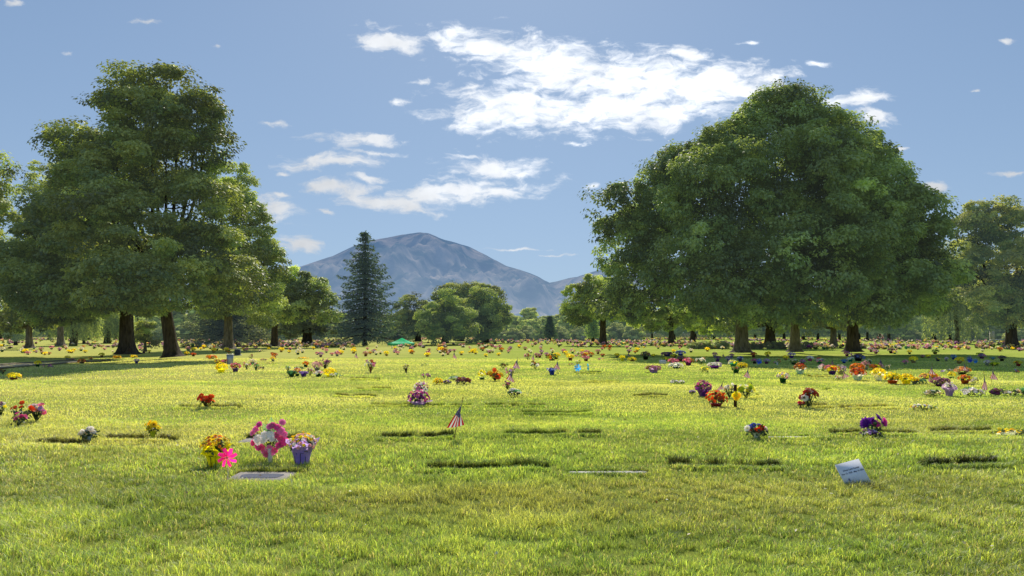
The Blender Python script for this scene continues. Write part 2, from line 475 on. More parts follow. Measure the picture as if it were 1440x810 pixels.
# ------------------------------------------------------------------ ground
ys = np.concatenate([np.linspace(-40, 0, 30)[:-1], np.linspace(0, 45, 150)[:-1], np.linspace(45, 130, 90)[:-1], np.geomspace(130, 14000, 40)])
xh = np.concatenate([np.linspace(0, 45, 120)[:-1], np.geomspace(45, 14000, 44)])
xs = np.concatenate([-xh[::-1][:-1], xh])
XX, YY = np.meshgrid(xs, ys)
ZZ = gz(XX, YY)
V = np.stack([XX.ravel(), YY.ravel(), ZZ.ravel()], 1)
nx, ny = len(xs), len(ys)
ii = (np.arange(ny - 1)[:, None] * nx + np.arange(nx - 1)[None]).ravel()
g = G(); g.add(V, np.stack([ii, ii + 1, ii + nx + 1, ii + nx], 1), (0.2, 0.25, 0.05))
tag(g.build('ground', ground_material(), smooth=True), 'open mown cemetery lawn reaching to the far trees', kind='structure')

# road at the far left
g = G()
rp = [(-130, 527), (-60, 521), (0, 516.5), (50, 512.5), (95, 509.5), (130, 507)]
P = [Vector(gp(*p)) for p in rp]
c_as = lin((180, 165, 140)); lv = []; rv = []
for k, p in enumerate(P):
    t = (P[min(k + 1, len(P) - 1)] - P[max(k - 1, 0)]).normalized(); n = Vector((-t.y, t.x, 0))
    lv.append(p + n * 1.1 + Vector((0, 0, 0.02))); rv.append(p - n * 1.1 + Vector((0, 0, 0.02)))
g.add([tuple(a) for a in lv + rv], [(k, k + 1, len(P) + k + 1, len(P) + k) for k in range(len(P) - 1)], c_as)
tag(g.build('road', M_STONE), 'pale narrow drive curving in from the left edge under the trees', kind='structure')
g = G()
for side in (rv, lv):
    tube(g, [tuple(p + Vector((0, 0, 0.03))) for p in side], [0.04] * len(side), 6, lin((150, 140, 118)))
tag(g.build('kerb', M_STONE), 'low pale kerb along the narrow drive', kind='structure')


# ------------------------------------------------------------------ mountain
def vnoise(x, y, seed=0):
    r = np.random.default_rng(seed); T = r.random((256, 256))
    xi = np.floor(x).astype(int); yi = np.floor(y).astype(int)
    fx = x - xi; fy = y - yi; fx = fx * fx * (3 - 2 * fx); fy = fy * fy * (3 - 2 * fy)
    a = T[yi % 256, xi % 256]; b = T[yi % 256, (xi + 1) % 256]; c = T[(yi + 1) % 256, xi % 256]; d = T[(yi + 1) % 256, (xi + 1) % 256]
    return (a * (1 - fx) + b * fx) * (1 - fy) + (c * (1 - fx) + d * fx) * fy


def fbm(x, y, seed=0, o=5, ridged=False):
    s = 0; a = 0.5; t = 0
    for k in range(o):
        n = vnoise(x * 2 ** k, y * 2 ** k, seed + k)
        if ridged: n = 1 - np.abs(2 * n - 1)
        s = s + a * n; t += a; a *= 0.5
    return s / t


RIDGE = [(-400, 452), (0, 440), (200, 425), (330, 396), (395, 382), (425, 374), (446, 367), (470, 359), (497, 346), (520, 338), (545, 334), (565, 330), (590, 326.5), (603, 328), (622, 336), (640, 341), (660, 347), (690, 362),
         (712, 374), (730, 379), (745, 384), (757, 389), (765, 394), (773, 397), (782, 396), (800, 391), (812, 389), (840, 380), (900, 372), (1000, 385), (1150, 400), (1400, 420), (1800, 450)]
rx_ = np.array([p[0] for p in RIDGE], float); ry_ = np.array([p[1] for p in RIDGE], float)
D0, D1, D2 = 3800.0, 9000.0, 10500.0
nxm, nym = 620, 150
pxs = np.linspace(-400, 1800, nxm)
t = np.concatenate([np.linspace(0, 1, 110), np.linspace(1, 1.3, 41)[1:]])
PX, TT = np.meshgrid(pxs, t)
DD = np.where(TT <= 1, D0 + (D1 - D0) * TT, D1 + (TT - 1) * 6000)
hr = (HY - np.interp(PX, rx_, ry_)) / F * D1 + CAMH
X = (PX - CX) / F * DD
sx_, sy_ = X / 620.0 + 40, DD / 1500.0 + 9
sp = fbm(sx_ + 0.45 * fbm(sx_, sy_, 3), sy_ * 0.8 + 0.35 * sx_, 5, 6, True)
sp2 = fbm(sx_ * 3.3 - sy_, sy_ * 2.4, 21, 5, True)
prof = np.where(TT <= 1, TT ** 1.35, 1 - (TT - 1) * 2.6)
env = np.clip(TT, 0, 1) * np.clip(1 - TT, 0, 1) * 4
Z = hr * prof + (sp - 0.55) * 620 * env * (0.35 + hr / 1700) + (sp2 - 0.5) * 230 * env + (fbm(sx_ * 8, sy_ * 8, 50, 3) - 0.5) * 16 * (TT <= 1.001)
Z = np.minimum(Z, (hr * 0.985 - CAMH) / D1 * DD + CAMH + np.where(TT > 0.985, hr * 0.015, 0))
g = G(); ii = (np.arange(nym - 1)[:, None] * nxm + np.arange(nxm - 1)[None]).ravel()
g.add(np.stack([X.ravel(), DD.ravel(), Z.ravel()], 1), np.stack([ii, ii + 1, ii + nxm + 1, ii + nxm], 1), (1, 1, 1))


def mountain_material():
    m, nt = mat('mountain_material'); L = nt.links.new
    gg = N(nt, 'ShaderNodeNewGeometry')
    n1 = N(nt, 'ShaderNodeTexNoise', inp={'Scale': 0.0034, 'Detail': 10.0, 'Roughness': 0.62}); L(gg.outputs['Position'], n1.inputs['Vector'])
    r = N(nt, 'ShaderNodeValToRGB'); L(n1.outputs['Fac'], r.inputs[0]); e = r.color_ramp.elements
    e[0].position = 0.40; e[0].color = (0.035, 0.06, 0.05, 1); e[1].position = 0.62; e[1].color = (0.36, 0.29, 0.22, 1)
    d = N(nt, 'ShaderNodeBsdfDiffuse'); L(r.outputs[0], d.inputs['Color'])
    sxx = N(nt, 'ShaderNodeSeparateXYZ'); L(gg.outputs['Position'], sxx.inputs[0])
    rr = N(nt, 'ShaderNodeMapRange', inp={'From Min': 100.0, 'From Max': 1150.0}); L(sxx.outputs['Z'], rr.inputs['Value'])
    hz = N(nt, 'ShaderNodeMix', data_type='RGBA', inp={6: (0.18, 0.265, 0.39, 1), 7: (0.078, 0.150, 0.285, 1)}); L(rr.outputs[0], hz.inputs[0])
    em = N(nt, 'ShaderNodeEmission'); L(hz.outputs[2], em.inputs['Color'])  # haze painted as a glow of the slopes, paler toward the foot
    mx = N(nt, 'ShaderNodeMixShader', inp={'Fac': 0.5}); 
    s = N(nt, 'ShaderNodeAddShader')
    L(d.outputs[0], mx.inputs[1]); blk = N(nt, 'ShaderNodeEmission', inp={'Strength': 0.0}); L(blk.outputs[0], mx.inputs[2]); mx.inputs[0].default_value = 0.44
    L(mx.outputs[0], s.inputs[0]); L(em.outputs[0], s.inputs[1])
    o = N(nt, 'ShaderNodeOutputMaterial'); L(s.outputs[0], o.inputs['Surface'])
    return m


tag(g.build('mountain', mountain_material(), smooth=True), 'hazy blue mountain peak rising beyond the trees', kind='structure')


# ------------------------------------------------------------------ trees
TREE_GAIN = np.array((6.6, 5.6, 5.6))


def crown(lobes, n_cl, per, cr, leaf, flat, cols, droop=0.2, tmpl=LEAF, outer=0.78, inner=0.2, up=0.7):
    """a crown of boughs: every lobe carries boughs, every bough carries leaf clumps on its upper and outer side"""
    big = np.asarray(lobes, float); subs = []; bd = []
    s0 = cr * 1.25
    for (lx, ly, lz, a, b, c) in big:
        m = int(np.clip((a * c) / (s0 * s0) * 4.6, 6, 60))
        k = np.arange(m) + 0.5
        ph = np.arccos(1 - 2 * k / m); th = math.pi * (1 + 5 ** 0.5) * k + rng.uniform(0, 6)
        D = np.stack([np.sin(ph) * np.cos(th), np.sin(ph) * np.sin(th), np.cos(ph)], 1); D = unit(D + rng.normal(0, 0.16, D.shape))
        for dv in D:
            r = s0 * rng.uniform(0.50, 1.15); q = rng.uniform(0.78, 1.12)
            subs.append((lx + dv[0] * max(a * q - r * 0.8, 0.1), ly + dv[1] * max(b * q - r * 0.8, 0.1), lz + dv[2] * max(c * q - r * flat * 0.8, 0.1), r, r, r * (0.35 + 0.65 * flat))); bd.append(dv)
        for _ in range(max(2, m // 5)):
            dv = unit(rng.normal(size=3)) * rng.uniform(0.1, 0.6)
            subs.append((lx + dv[0] * a, ly + dv[1] * b, lz + dv[2] * c, s0 * 1.3, s0 * 1.3, s0)); bd.append(dv * 0.01)
    S = np.array(subs); D = np.array(bd); inn = np.linalg.norm(D, axis=1) < 0.5
    # drop boughs buried in other lobes
    keep = np.ones(len(S), bool)
    for L_ in big:
        q = np.linalg.norm((S[:, :3] - L_[:3]) / L_[3:], axis=1)
        keep &= ~((q < 0.50) & ~inn & (rng.random(len(S)) < 0.75))
    keep &= rng.random(len(S)) < 0.90
    S, D, inn = S[keep], D[keep], inn[keep]
    m = len(S); total = n_cl * per
    cn = max(8, int(total / 38 / m)); per = 38
    n = m * cn
    si = np.repeat(np.arange(m), cn)
    dr = unit(rng.normal(size=(n, 3)) + D[si] * 0.55 + np.array([0, 0, 0.35]))
    uu = rng.uniform(0.62, 1.05, n)
    P = S[si, :3] + S[si, 3:] * dr * uu[:, None]
    hang = np.clip(-dr[:, 2], 0, 1)
    Rc = S[si, 3] * rng.uniform(0.22, 0.46, n)
    dl = unit(rng.normal(size=(n, per, 3)))
    rad = rng.random((n, per, 1)) ** 0.5
    pos = P[:, None, :] + dl * rad * Rc[:, None, None] * np.array([1, 1, 0.45 + 0.4 * flat])
    nrm = unit(dl * 0.5 + np.array([0, 0, up]) + rng.normal(size=dl.shape) * 0.42 + dr[:, None, :] * 0.5)
    T = dl * np.array([1, 1, 0.3]) + dr[:, None, :] * 0.4 + rng.normal(size=dl.shape) * 0.4 - np.array([0, 0, droop])
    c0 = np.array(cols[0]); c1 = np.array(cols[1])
    mixc = np.clip(0.34 + 0.52 * dr[:, 2][:, None, None] + rng.normal(0, 0.13, (n, 1, 1)) + rng.normal(0, 0.15, (n, per, 1)) + rng.normal(0, 0.15, m)[si][:, None, None], 0, 1)  # tops painted lighter, undersides darker, as light from above would leave them
    C = (c0 * (1 - mixc) + c1 * mixc) * TREE_GAIN * np.exp(rng.normal(0, 0.24, m))[si][:, None, None] * np.where(inn[si], 0.35, 1.0)[:, None, None]  # inner boughs coloured darker to paint the shade inside the crown
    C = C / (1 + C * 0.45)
    g = G()
    M = frames(nrm.reshape(-1, 3), T.reshape(-1, 3))
    place(g, tmpl, pos.reshape(-1, 3), M, leaf * rng.uniform(0.6, 1.2, n * per), C.reshape(-1, 3))
    return g


def limb(g, a, b, r0, r1, col, n=8, sag=0.0, seg=7):
    a = np.array(a, float); b = np.array(b, float)
    ts = np.linspace(0, 1, seg)
    side = rng.normal(size=3) * np.linalg.norm(b - a) * 0.05
    pts = [a + (b - a) * s + side * math.sin(math.pi * s) + np.array([0, 0, sag * math.sin(math.pi * s)]) for s in ts]
    tube(g, pts, r0 + (r1 - r0) * ts, n, col, rough=0.06)
    return pts


DK, LT = (0.022, 0.046, 0.012), (0.095, 0.135, 0.030)


def big_tree(name, label, tr, d, lobes, n_cl, per, cr, leaf, flat, cols, barkc, lean=0.0, droop=0.2, tmpl=LEAF, trunk_h=None, cat='tree', group=None, material=None, dr_=0.75, inner=0.2, up=0.7, limbs=True):
    """tr = (px, py, width_px) of the foot; lobes in picture units (px,py,rx,ry,doff m)"""
    x, dd, z0 = (tr[0] - CX) / F * d, d, 0.0
    k = d / F
    root = empty(name, (x, d, z0)); tag(root, label, cat, group)
    L3 = []
    for (px, py, rx, ry, do) in lobes:
        p = at(px, py, d)
        L3.append((p.x - x, do, p.z, rx * k, max(rx, ry) * k * dr_, ry * k))
    L3 = np.array(L3)
    r = tr[2] * k / 2
    zc = (L3[:, 2] - L3[:, 5]).min()
    th = trunk_h or max(zc + 1.2, 2.5)
    g = G()
    zs = np.array([-0.15, 0.0, 0.12, 0.3, 0.6, 1.1, 2.0, th * 0.75 + 0.6, th + 1.5])
    zs = np.sort(zs)
    rr = r * np.interp(zs, [-0.15, 0, 0.12, 0.3, 0.6, 1.1, 2.0, th + 1.5], [2.0, 1.85, 1.6, 1.3, 1.12, 1.03, 0.96, 0.72])
    fl = np.interp(zs, [-0.15, 0.0, 0.3, 1.0, 2], [0.55, 0.5, 0.25, 0.05, 0.0])
    pts = np.stack([lean * (zs / th) ** 1.2 * 1.0, np.zeros_like(zs), zs], 1)
    tube(g, pts, rr, 18, barkc, flare=fl, rough=0.035)
    g.build('trunk', M_BARK, root, smooth=True)
    if limbs:
        g = G(); top = pts[-1]
        for (lx, ly, lz, a, b, c) in L3:
            e = np.array([lx * 0.97 + top[0] * 0.03, ly, lz + 0.15 * c])
            s = top * rng.uniform(0.72, 0.98)
            if e[2] < s[2]: e[2] = s[2] + 0.4
            pp = limb(g, s, e, r * 0.42, r * 0.10, barkc, 7, sag=-0.4)
            for q in range(4):
                dv = unit(rng.normal(size=3) * np.array([1, 1, 0.5]) + [0, 0, 0.3]) * np.array([a, b, c]) * 0.8
                limb(g, pp[3 + q % 3], pp[3 + q % 3] + dv, r * 0.13, r * 0.03, barkc, 5, seg=5)
        g.build('branches', M_BARK, root, smooth=True)
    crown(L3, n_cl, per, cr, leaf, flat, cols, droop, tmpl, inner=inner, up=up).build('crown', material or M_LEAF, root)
    return root


BK_DARK = (0.075, 0.060, 0.047); BK_GREY = (0.16, 0.14, 0.115); BK_MID = (0.09, 0.075, 0.06)

# the right-hand group
RC = ((0.030, 0.055, 0.016), (0.085, 0.125, 0.036))
big_tree('broadleaf_tree', 'huge dark green tree on a thick pale trunk, left trunk of the big right-hand group', (1043, 497, 17), 58,
         [(925, 300, 62, 52, 1), (890, 345, 58, 55, 0), (905, 405, 62, 50, 0), (965, 245, 62, 52, 1), (925, 235, 34, 32, 0), (1000, 300, 85, 85, -4), (985, 385, 95, 62, -5), (880, 425, 36, 26, 1), (1015, 225, 60, 55, 0),
          (868, 285, 28, 24, 0), (1030, 420, 60, 36, -4)],
         1000, 135, 1.25, 0.29, 0.75, RC, BK_GREY, lean=0.0, droop=0.6, cat='tree')
big_tree('broadleaf_tree', 'tallest domed dark tree of the right-hand group, on the slender middle trunk', (1118, 495, 12.5), 60,
         [(1050, 190, 46, 36, 0), (1095, 150, 40, 26, 0), (1112, 165, 60, 44, 0), (1080, 205, 70, 55, -1), (1150, 200, 62, 52, -1), (1110, 275, 90, 80, -5), (1100, 370, 95, 72, -7), (1150, 330, 80, 70, -6), (1095, 425, 70, 32, -5), (1120, 143, 30, 18, 0)],
         950, 135, 1.25, 0.29, 0.75, RC, BK_GREY, droop=0.6)
big_tree('broadleaf_tree', 'wide dark green tree on the dark right trunk of the big right-hand group', (1199, 493, 15.5), 60,
         [(1195, 195, 45, 42, 1), (1225, 265, 62, 62, 0), (1262, 320, 48, 52, 1), (1278, 385, 42, 46, 1), (1220, 360, 85, 75, -5), (1255, 418, 60, 26, -1), (1195, 425, 70, 36, -4), (1180, 300, 70, 75, -4), (1290, 345, 30, 30, 0), (1305, 415, 18, 24, 0)],
         950, 135, 1.25, 0.29, 0.75, RC, BK_DARK, droop=0.6)
# the left-hand group
LC = ((0.034, 0.060, 0.014), (0.115, 0.145, 0.036))
big_tree('linden_tree', 'tall layered green tree on the leaning dark trunk, front tree of the left-hand group', (242, 504, 17), 47,
         [(110, 205, 40, 24, 0), (290, 215, 24, 22, 0), (250, 132, 44, 32, 0), (195, 135, 48, 34, 0), (280, 165, 32, 38, 0), (150, 160, 42, 24, 0), (225, 185, 62, 45, -1), (160, 215, 62, 36, 0), (255, 245, 62, 52, -2), (175, 270, 72, 50, -2), (285, 300, 58, 56, -1), (215, 340, 88, 60, -4),
          (300, 370, 62, 50, -2), (250, 405, 90, 38, -5), (325, 400, 46, 38, 0)],
         1250, 120, 1.15, 0.24, 0.30, LC, BK_DARK, lean=-0.55, droop=0.15)
big_tree('linden_tree', 'broad dark green tree on the straight stout trunk, left tree of the left-hand group', (178, 500, 19), 53,
         [(120, 245, 42, 34, 0), (115, 290, 62, 45, 0), (80, 335, 48, 42, 0), (130, 350, 82, 55, -3), (75, 385, 58, 44, 0), (150, 405, 92, 42, -4), (60, 425, 40, 30, 0), (110, 430, 62, 26, -2), (190, 390, 70, 50, -3)],
         950, 120, 1.2, 0.26, 0.30, ((0.030, 0.055, 0.015), (0.085, 0.115, 0.030)), BK_DARK, lean=0.0, droop=0.15)
YC = ((0.045, 0.075, 0.020), (0.120, 0.160, 0.048))
big_tree('linden_tree', 'sunlit yellow-green tree rising behind the right side of the left-hand group', (321, 486, 12), 72,
         [(322, 275, 38, 42, 0), (345, 325, 42, 46, 0), (375, 372, 30, 40, 0), (330, 380, 55, 50, 0), (360, 420, 42, 34, 0), (305, 415, 40, 36, 0)],
         650, 100, 1.2, 0.28, 0.34, YC, BK_GREY)
big_tree('linden_tree', 'lobed yellow-green tree just left of the dark spruce', (386, 483, 9), 85,
         [(415, 398, 28, 22, 0), (440, 412, 32, 24, 0), (455, 435, 22, 18, 0), (420, 432, 34, 20, -1), (390, 420, 30, 34, 0)],
         380, 95, 1.1, 0.29, 0.34, YC, BK_DARK)
big_tree('broadleaf_tree', 'pale open-crowned tree behind the left shoulder of the left-hand group', (85, 488, 8), 88,
         [(75, 250, 42, 26, 0), (55, 290, 36, 34, 0), (100, 285, 40, 34, 0), (45, 340, 30, 44, 0), (85, 330, 42, 40, 0), (60, 395, 40, 40, 0)],
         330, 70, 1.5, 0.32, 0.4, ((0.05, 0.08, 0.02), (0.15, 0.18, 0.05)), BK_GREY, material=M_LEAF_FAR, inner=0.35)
big_tree('broadleaf_tree', 'yellowish tree cut off by the left edge of the picture', (-48, 500, 18), 56,
         [(-20, 245, 30, 38, 0), (-25, 300, 40, 50, 0), (-15, 370, 36, 50, 0), (-5, 430, 26, 30, 0), (-70, 300, 50, 80, 0), (-70, 400, 55, 60, 0)],
         650, 90, 1.1, 0.27, 0.4, ((0.045, 0.075, 0.018), (0.115, 0.145, 0.040)), BK_MID)
big_tree('broadleaf_tree', 'green and bronze tree with a dark trunk near the right edge of the picture', (1422, 488, 14), 83,
         [(1400, 306, 42, 28, 0), (1370, 330, 34, 30, 0), (1440, 330, 42, 40, 0), (1372, 385, 38, 42, 0), (1420, 390, 52, 52, -2), (1465, 400, 40, 60, 0), (1395, 430, 44, 26, -1), (1440, 440, 40, 24, 0)],
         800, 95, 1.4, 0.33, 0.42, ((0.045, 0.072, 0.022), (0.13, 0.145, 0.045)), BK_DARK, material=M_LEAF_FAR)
# middle distance
big_tree('broadleaf_tree', 'round green tree in front of the cluster right of the spruce', (626, 485, 8), 108,
         [(625, 435, 34, 24, -2), (605, 455, 26, 22, -1), (645, 455, 28, 22, -1), (625, 462, 38, 18, -3)],
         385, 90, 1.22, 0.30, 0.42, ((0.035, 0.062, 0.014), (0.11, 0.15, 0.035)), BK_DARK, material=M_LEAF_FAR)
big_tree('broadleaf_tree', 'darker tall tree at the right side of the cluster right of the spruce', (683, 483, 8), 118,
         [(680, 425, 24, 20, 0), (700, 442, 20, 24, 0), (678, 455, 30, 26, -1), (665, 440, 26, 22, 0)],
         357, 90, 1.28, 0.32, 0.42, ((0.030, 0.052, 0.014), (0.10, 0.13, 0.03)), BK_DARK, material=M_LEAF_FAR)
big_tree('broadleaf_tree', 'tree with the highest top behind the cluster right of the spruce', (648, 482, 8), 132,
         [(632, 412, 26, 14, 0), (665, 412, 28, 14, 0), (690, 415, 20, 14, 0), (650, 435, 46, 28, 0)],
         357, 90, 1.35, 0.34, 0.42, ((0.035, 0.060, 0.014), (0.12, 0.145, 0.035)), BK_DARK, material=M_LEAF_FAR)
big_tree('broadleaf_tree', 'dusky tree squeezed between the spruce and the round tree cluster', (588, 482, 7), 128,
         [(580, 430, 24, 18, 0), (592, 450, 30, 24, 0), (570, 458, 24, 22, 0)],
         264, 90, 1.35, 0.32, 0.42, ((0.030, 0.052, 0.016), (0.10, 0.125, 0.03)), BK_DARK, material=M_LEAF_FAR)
big_tree('broadleaf_tree', 'glossy lobed green tree at the left foot of the big right-hand group', (848, 481, 9), 96,
         [(812, 420, 22, 24, 0), (835, 408, 28, 20, 0), (850, 430, 38, 24, -1), (815, 440, 24, 16, 0)],
         420, 90, 1.0, 0.28, 0.5, ((0.035, 0.062, 0.014), (0.14, 0.18, 0.035)), BK_DARK)
big_tree('broadleaf_tree', 'tree with low spreading limbs seen between left and middle trunks of the right-hand group', (1083, 484, 13), 78,
         [(1060, 440, 40, 22, 0), (1110, 440, 44, 22, 0), (1085, 420, 50, 26, 0), (1030, 452, 24, 12, 0)],
         341, 90, 1.08, 0.26, 0.42, ((0.06, 0.10, 0.016), (0.20, 0.25, 0.045)), BK_DARK, trunk_h=1.2)
big_tree('broadleaf_tree', 'small forked pale-barked tree seen between the middle and right trunks of the right-hand group', (1172, 486, 8), 84,
         [(1165, 440, 36, 18, 0), (1185, 450, 26, 14, 0), (1150, 452, 24, 12, 0)],
         209, 90, 1.08, 0.26, 0.42, ((0.06, 0.09, 0.02), (0.18, 0.21, 0.05)), BK_GREY, trunk_h=1.4)
big_tree('broadleaf_tree', 'bright leafed tree seen under the left skirts of the right-hand group', (944, 478, 7), 100,
         [(935, 445, 44, 20, 0), (975, 440, 34, 20, 0), (905, 450, 26, 14, 0), (990, 455, 30, 12, 0)],
         352, 90, 1.08, 0.28, 0.42, ((0.06, 0.10, 0.016), (0.21, 0.27, 0.05)), BK_MID)
big_tree('broadleaf_tree', 'dark trunked tree standing just left of the thick pale trunk', (974, 476, 6), 122,
         [(985, 446, 40, 18, 0), (1015, 450, 34, 18, 0)],
         209, 90, 1.28, 0.30, 0.42, ((0.035, 0.06, 0.014), (0.12, 0.15, 0.035)), BK_DARK, material=M_LEAF_FAR)
big_tree('broadleaf_tree', 'low dark many-stemmed tree under the yellow-green tree left of the spruce', (432, 484, 12), 100,
         [(415, 458, 28, 16, 0), (448, 456, 28, 16, 0), (430, 448, 30, 16, 0)],
         420, 45, 0.8, 0.28, 0.45, ((0.026, 0.045, 0.014), (0.08, 0.10, 0.03)), BK_DARK, trunk_h=1.0)
big_tree('young_tree', 'slender young tree with a thin stem standing between the two big left-hand trunks', (204, 499, 3), 60,
         [(204, 462, 17, 13, 0), (208, 478, 12, 8, 0), (198, 474, 12, 8, 0)],
         170, 30, 0.45, 0.16, 0.7, ((0.05, 0.08, 0.02), (0.16, 0.19, 0.05)), BK_GREY, trunk_h=1.2)
big_tree('broadleaf_tree', 'old grey tree forking low near the left edge beyond the drive', (41, 491, 8), 75,
         [(30, 445, 36, 14, 0), (70, 450, 26, 12, 0), (10, 455, 26, 14, 0)],
         300, 40, 0.8, 0.24, 0.5, ((0.05, 0.08, 0.02), (0.15, 0.17, 0.045)), BK_GREY, trunk_h=1.3)


# spruce
def spruce(name, label, px, d, top_py, half_px, n_whorl=34, material=None, cols=((0.018, 0.034, 0.020), (0.055, 0.075, 0.038)), group=None):
    x = (px - CX) / F * d; H = CAMH + (HY - top_py) / F * d; W = half_px * d / F
    root = empty(name, (x, d, 0)); tag(root, label, 'tree', group)
    g = G(); zs = np.linspace(-0.1, H, 12); tube(g, np.stack([zs * 0.004, zs * 0, zs], 1), 0.30 * (1 - zs / H) + 0.03, 10, BK_DARK, rough=0.04)
    g.build('trunk', M_BARK, root, smooth=True)
    gb = G(); P = []; T = []; S = []
    z = 1.3
    k = 0
    while z < H - 0.15:
        f = 1 - (z - 1.0) / (H - 1.0)
        Lb0 = W * (f ** 0.85) * 1.08 + 0.10
        nb = 7 if f > 0.25 else 5
        for b in range(nb):
            a = k * 0.9 + b * 2 * math.pi / nb + rng.uniform(-0.3, 0.3)
            Lb = Lb0 * rng.choice([0.6, 0.85, 1.0, 1.15]) * rng.uniform(0.9, 1.08)
            m = max(4, int(Lb / 0.22))
            s = np.linspace(0.05, 1, m)
            dv = np.array([math.cos(a), math.sin(a)])
            zz = z + Lb * (0.16 * s - 0.55 * s ** 1.7 + 0.34 * s ** 4) * (1.0 if f > 0.2 else 0.2) + (0.35 * s * Lb if f < 0.12 else 0)
            pts = np.stack([dv[0] * s * Lb, dv[1] * s * Lb, zz], 1)
            if m >= 2: tube(gb, pts, np.linspace(0.05, 0.012, m) * (0.4 + f), 4, BK_DARK)
            for j in range(m):
                n = 8 if f > 0.3 else 7
                spread = 0.30 * Lb * math.sin(math.pi * min(1, 0.15 + s[j] * 0.8)) * 0.55 + 0.07
                side = rng.uniform(-1, 1, n) * spread
                q = pts[j] + np.outer(side, [-dv[1], dv[0], 0]) + np.stack([rng.normal(0, 0.06, n), rng.normal(0, 0.06, n), -np.abs(side) * 0.35 - rng.uniform(0, 0.10 + 0.30 * f, n)], 1)
                P.append(q)
                t = np.outer(np.ones(n), [dv[0], dv[1], -0.25]) + np.outer(np.sign(side), [-dv[1], dv[0], 0]) * 0.7 + rng.normal(size=(n, 3)) * 0.35 - np.array([0, 0, 0.5]) * rng.random((n, 1))
                T.append(t)
        z += H / n_whorl * rng.uniform(0.75, 1.25) * (0.55 + 0.6 * f); k += 1
    gb.build('branches', M_BARK, root)
    P = np.concatenate(P); T = unit(np.concatenate(T)); n = len(P)
    nrm = unit(rng.normal(size=(n, 3)) * 0.7 + [0, 0, 0.8])
    mixc = rng.random((n, 1)) ** 1.6
    C = np.array(cols[0]) * (1 - mixc) + np.array(cols[1]) * mixc
    g = G(); place(g, LEAFN, P, frames(nrm, T), 0.40 * rng.uniform(0.7, 1.3, n) * (d / 100) ** 0.3, C * 2.6)
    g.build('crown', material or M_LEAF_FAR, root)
    return root


spruce('spruce_tree', 'tall dark blue-green spruce standing alone against the mountain', 513, 100, 324, 60, 23)
sc1 = spruce('spruce_tree', 'ragged old conifer behind the trunks of the left-hand group, above the pale stone bin', 322, 92, 372, 66, 26, cols=((0.03, 0.042, 0.02), (0.09, 0.095, 0.045)))
spruce('spruce_tree', 'small dark conifer with a rounded point before the far trees under the mountain', 773, 150, 444, 9, 16, cols=((0.02, 0.04, 0.02), (0.05, 0.075, 0.03)), material=M_LEAF_FAR)
spruce('spruce_tree', 'small pale yellow-green conical tree left of the big right-hand group', 834, 140, 440, 10, 16, cols=((0.08, 0.12, 0.03), (0.20, 0.25, 0.07)), material=M_LEAF_FAR)
spruce('spruce_tree', 'broad low grey-green evergreen shrub beside the green canopy', 556, 112, 462, 26, 14, material=M_LEAF_FAR)


# willows
def willow(name, label, px, d, top_py, half_px, bot_py, n_str, cols, trunk_px=7, material=None):
    x = (px - CX) / F * d; k = d / F; H = CAMH + (HY - top_py) * k; W = half_px * k; zb = max(0.5, CAMH + (HY - bot_py) * k)
    root = empty(name, (x, d, 0)); tag(root, label, 'tree')
    g = G(); zs = np.linspace(-0.1, H * 0.7, 8); tube(g, np.stack([0.2 * np.sin(zs), zs * 0, zs], 1), np.linspace(1, 0.45, 8) * trunk_px * k / 2, 10, BK_GREY, rough=0.05)
    g.build('trunk', M_BARK, root, smooth=True)
    n = n_str; a = rng.uniform(0, 2 * math.pi, n); rr = W * np.sqrt(rng.uniform(0.08, 1, n))
    ztop = zb + (H - zb) * (0.55 + 0.45 * np.sqrt(np.clip(1 - (rr / W) ** 2, 0, 1))) * rng.uniform(0.8, 1, n)
    zl = zb + (H - zb) * rng.uniform(0, 0.5, n)
    m = 26
    s = np.linspace(0, 1, m)[None]
    Z = ztop[:, None] + (zl - ztop)[:, None] * s
    sw = rng.normal(0, 0.25, (n, 1)) * s
    P = np.stack([(rr * np.cos(a))[:, None] + sw, (rr * np.sin(a))[:, None] + sw * 0.5, Z], 2).reshape(-1, 3) + rng.normal(0, 0.05, (n * m, 3))
    T = np.tile([0, 0, -1.0], (n * m, 1)) + rng.normal(0, 0.35, (n * m, 3))
    nr = rng.normal(size=(n * m, 3))
    mc = np.repeat(rng.random((n, 1)), m, 0)
    C = (np.array(cols[0]) * (1 - mc) + np.array(cols[1]) * mc) * 2.3
    g = G(); place(g, LEAFN, P, frames(nr, T), rng.uniform(0.25, 0.45, n * m) * (d / 90), C)
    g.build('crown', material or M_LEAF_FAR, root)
    return root


WC = ((0.09, 0.12, 0.03), (0.24, 0.27, 0.08))
willow('willow_tree', 'pale weeping willow hanging beside the right-edge tree', 1345, 112, 330, 42, 478, 900, ((0.07, 0.095, 0.035), (0.19, 0.21, 0.08)))
willow('willow_tree', 'low weeping willow curtain behind the left-hand trunks, nearer the left', 103, 95, 420, 34, 478, 420, WC, 11)
willow('willow_tree', 'bright weeping willow showing between and right of the left-hand trunks', 150, 118, 425, 36, 478, 420, WC, 9)

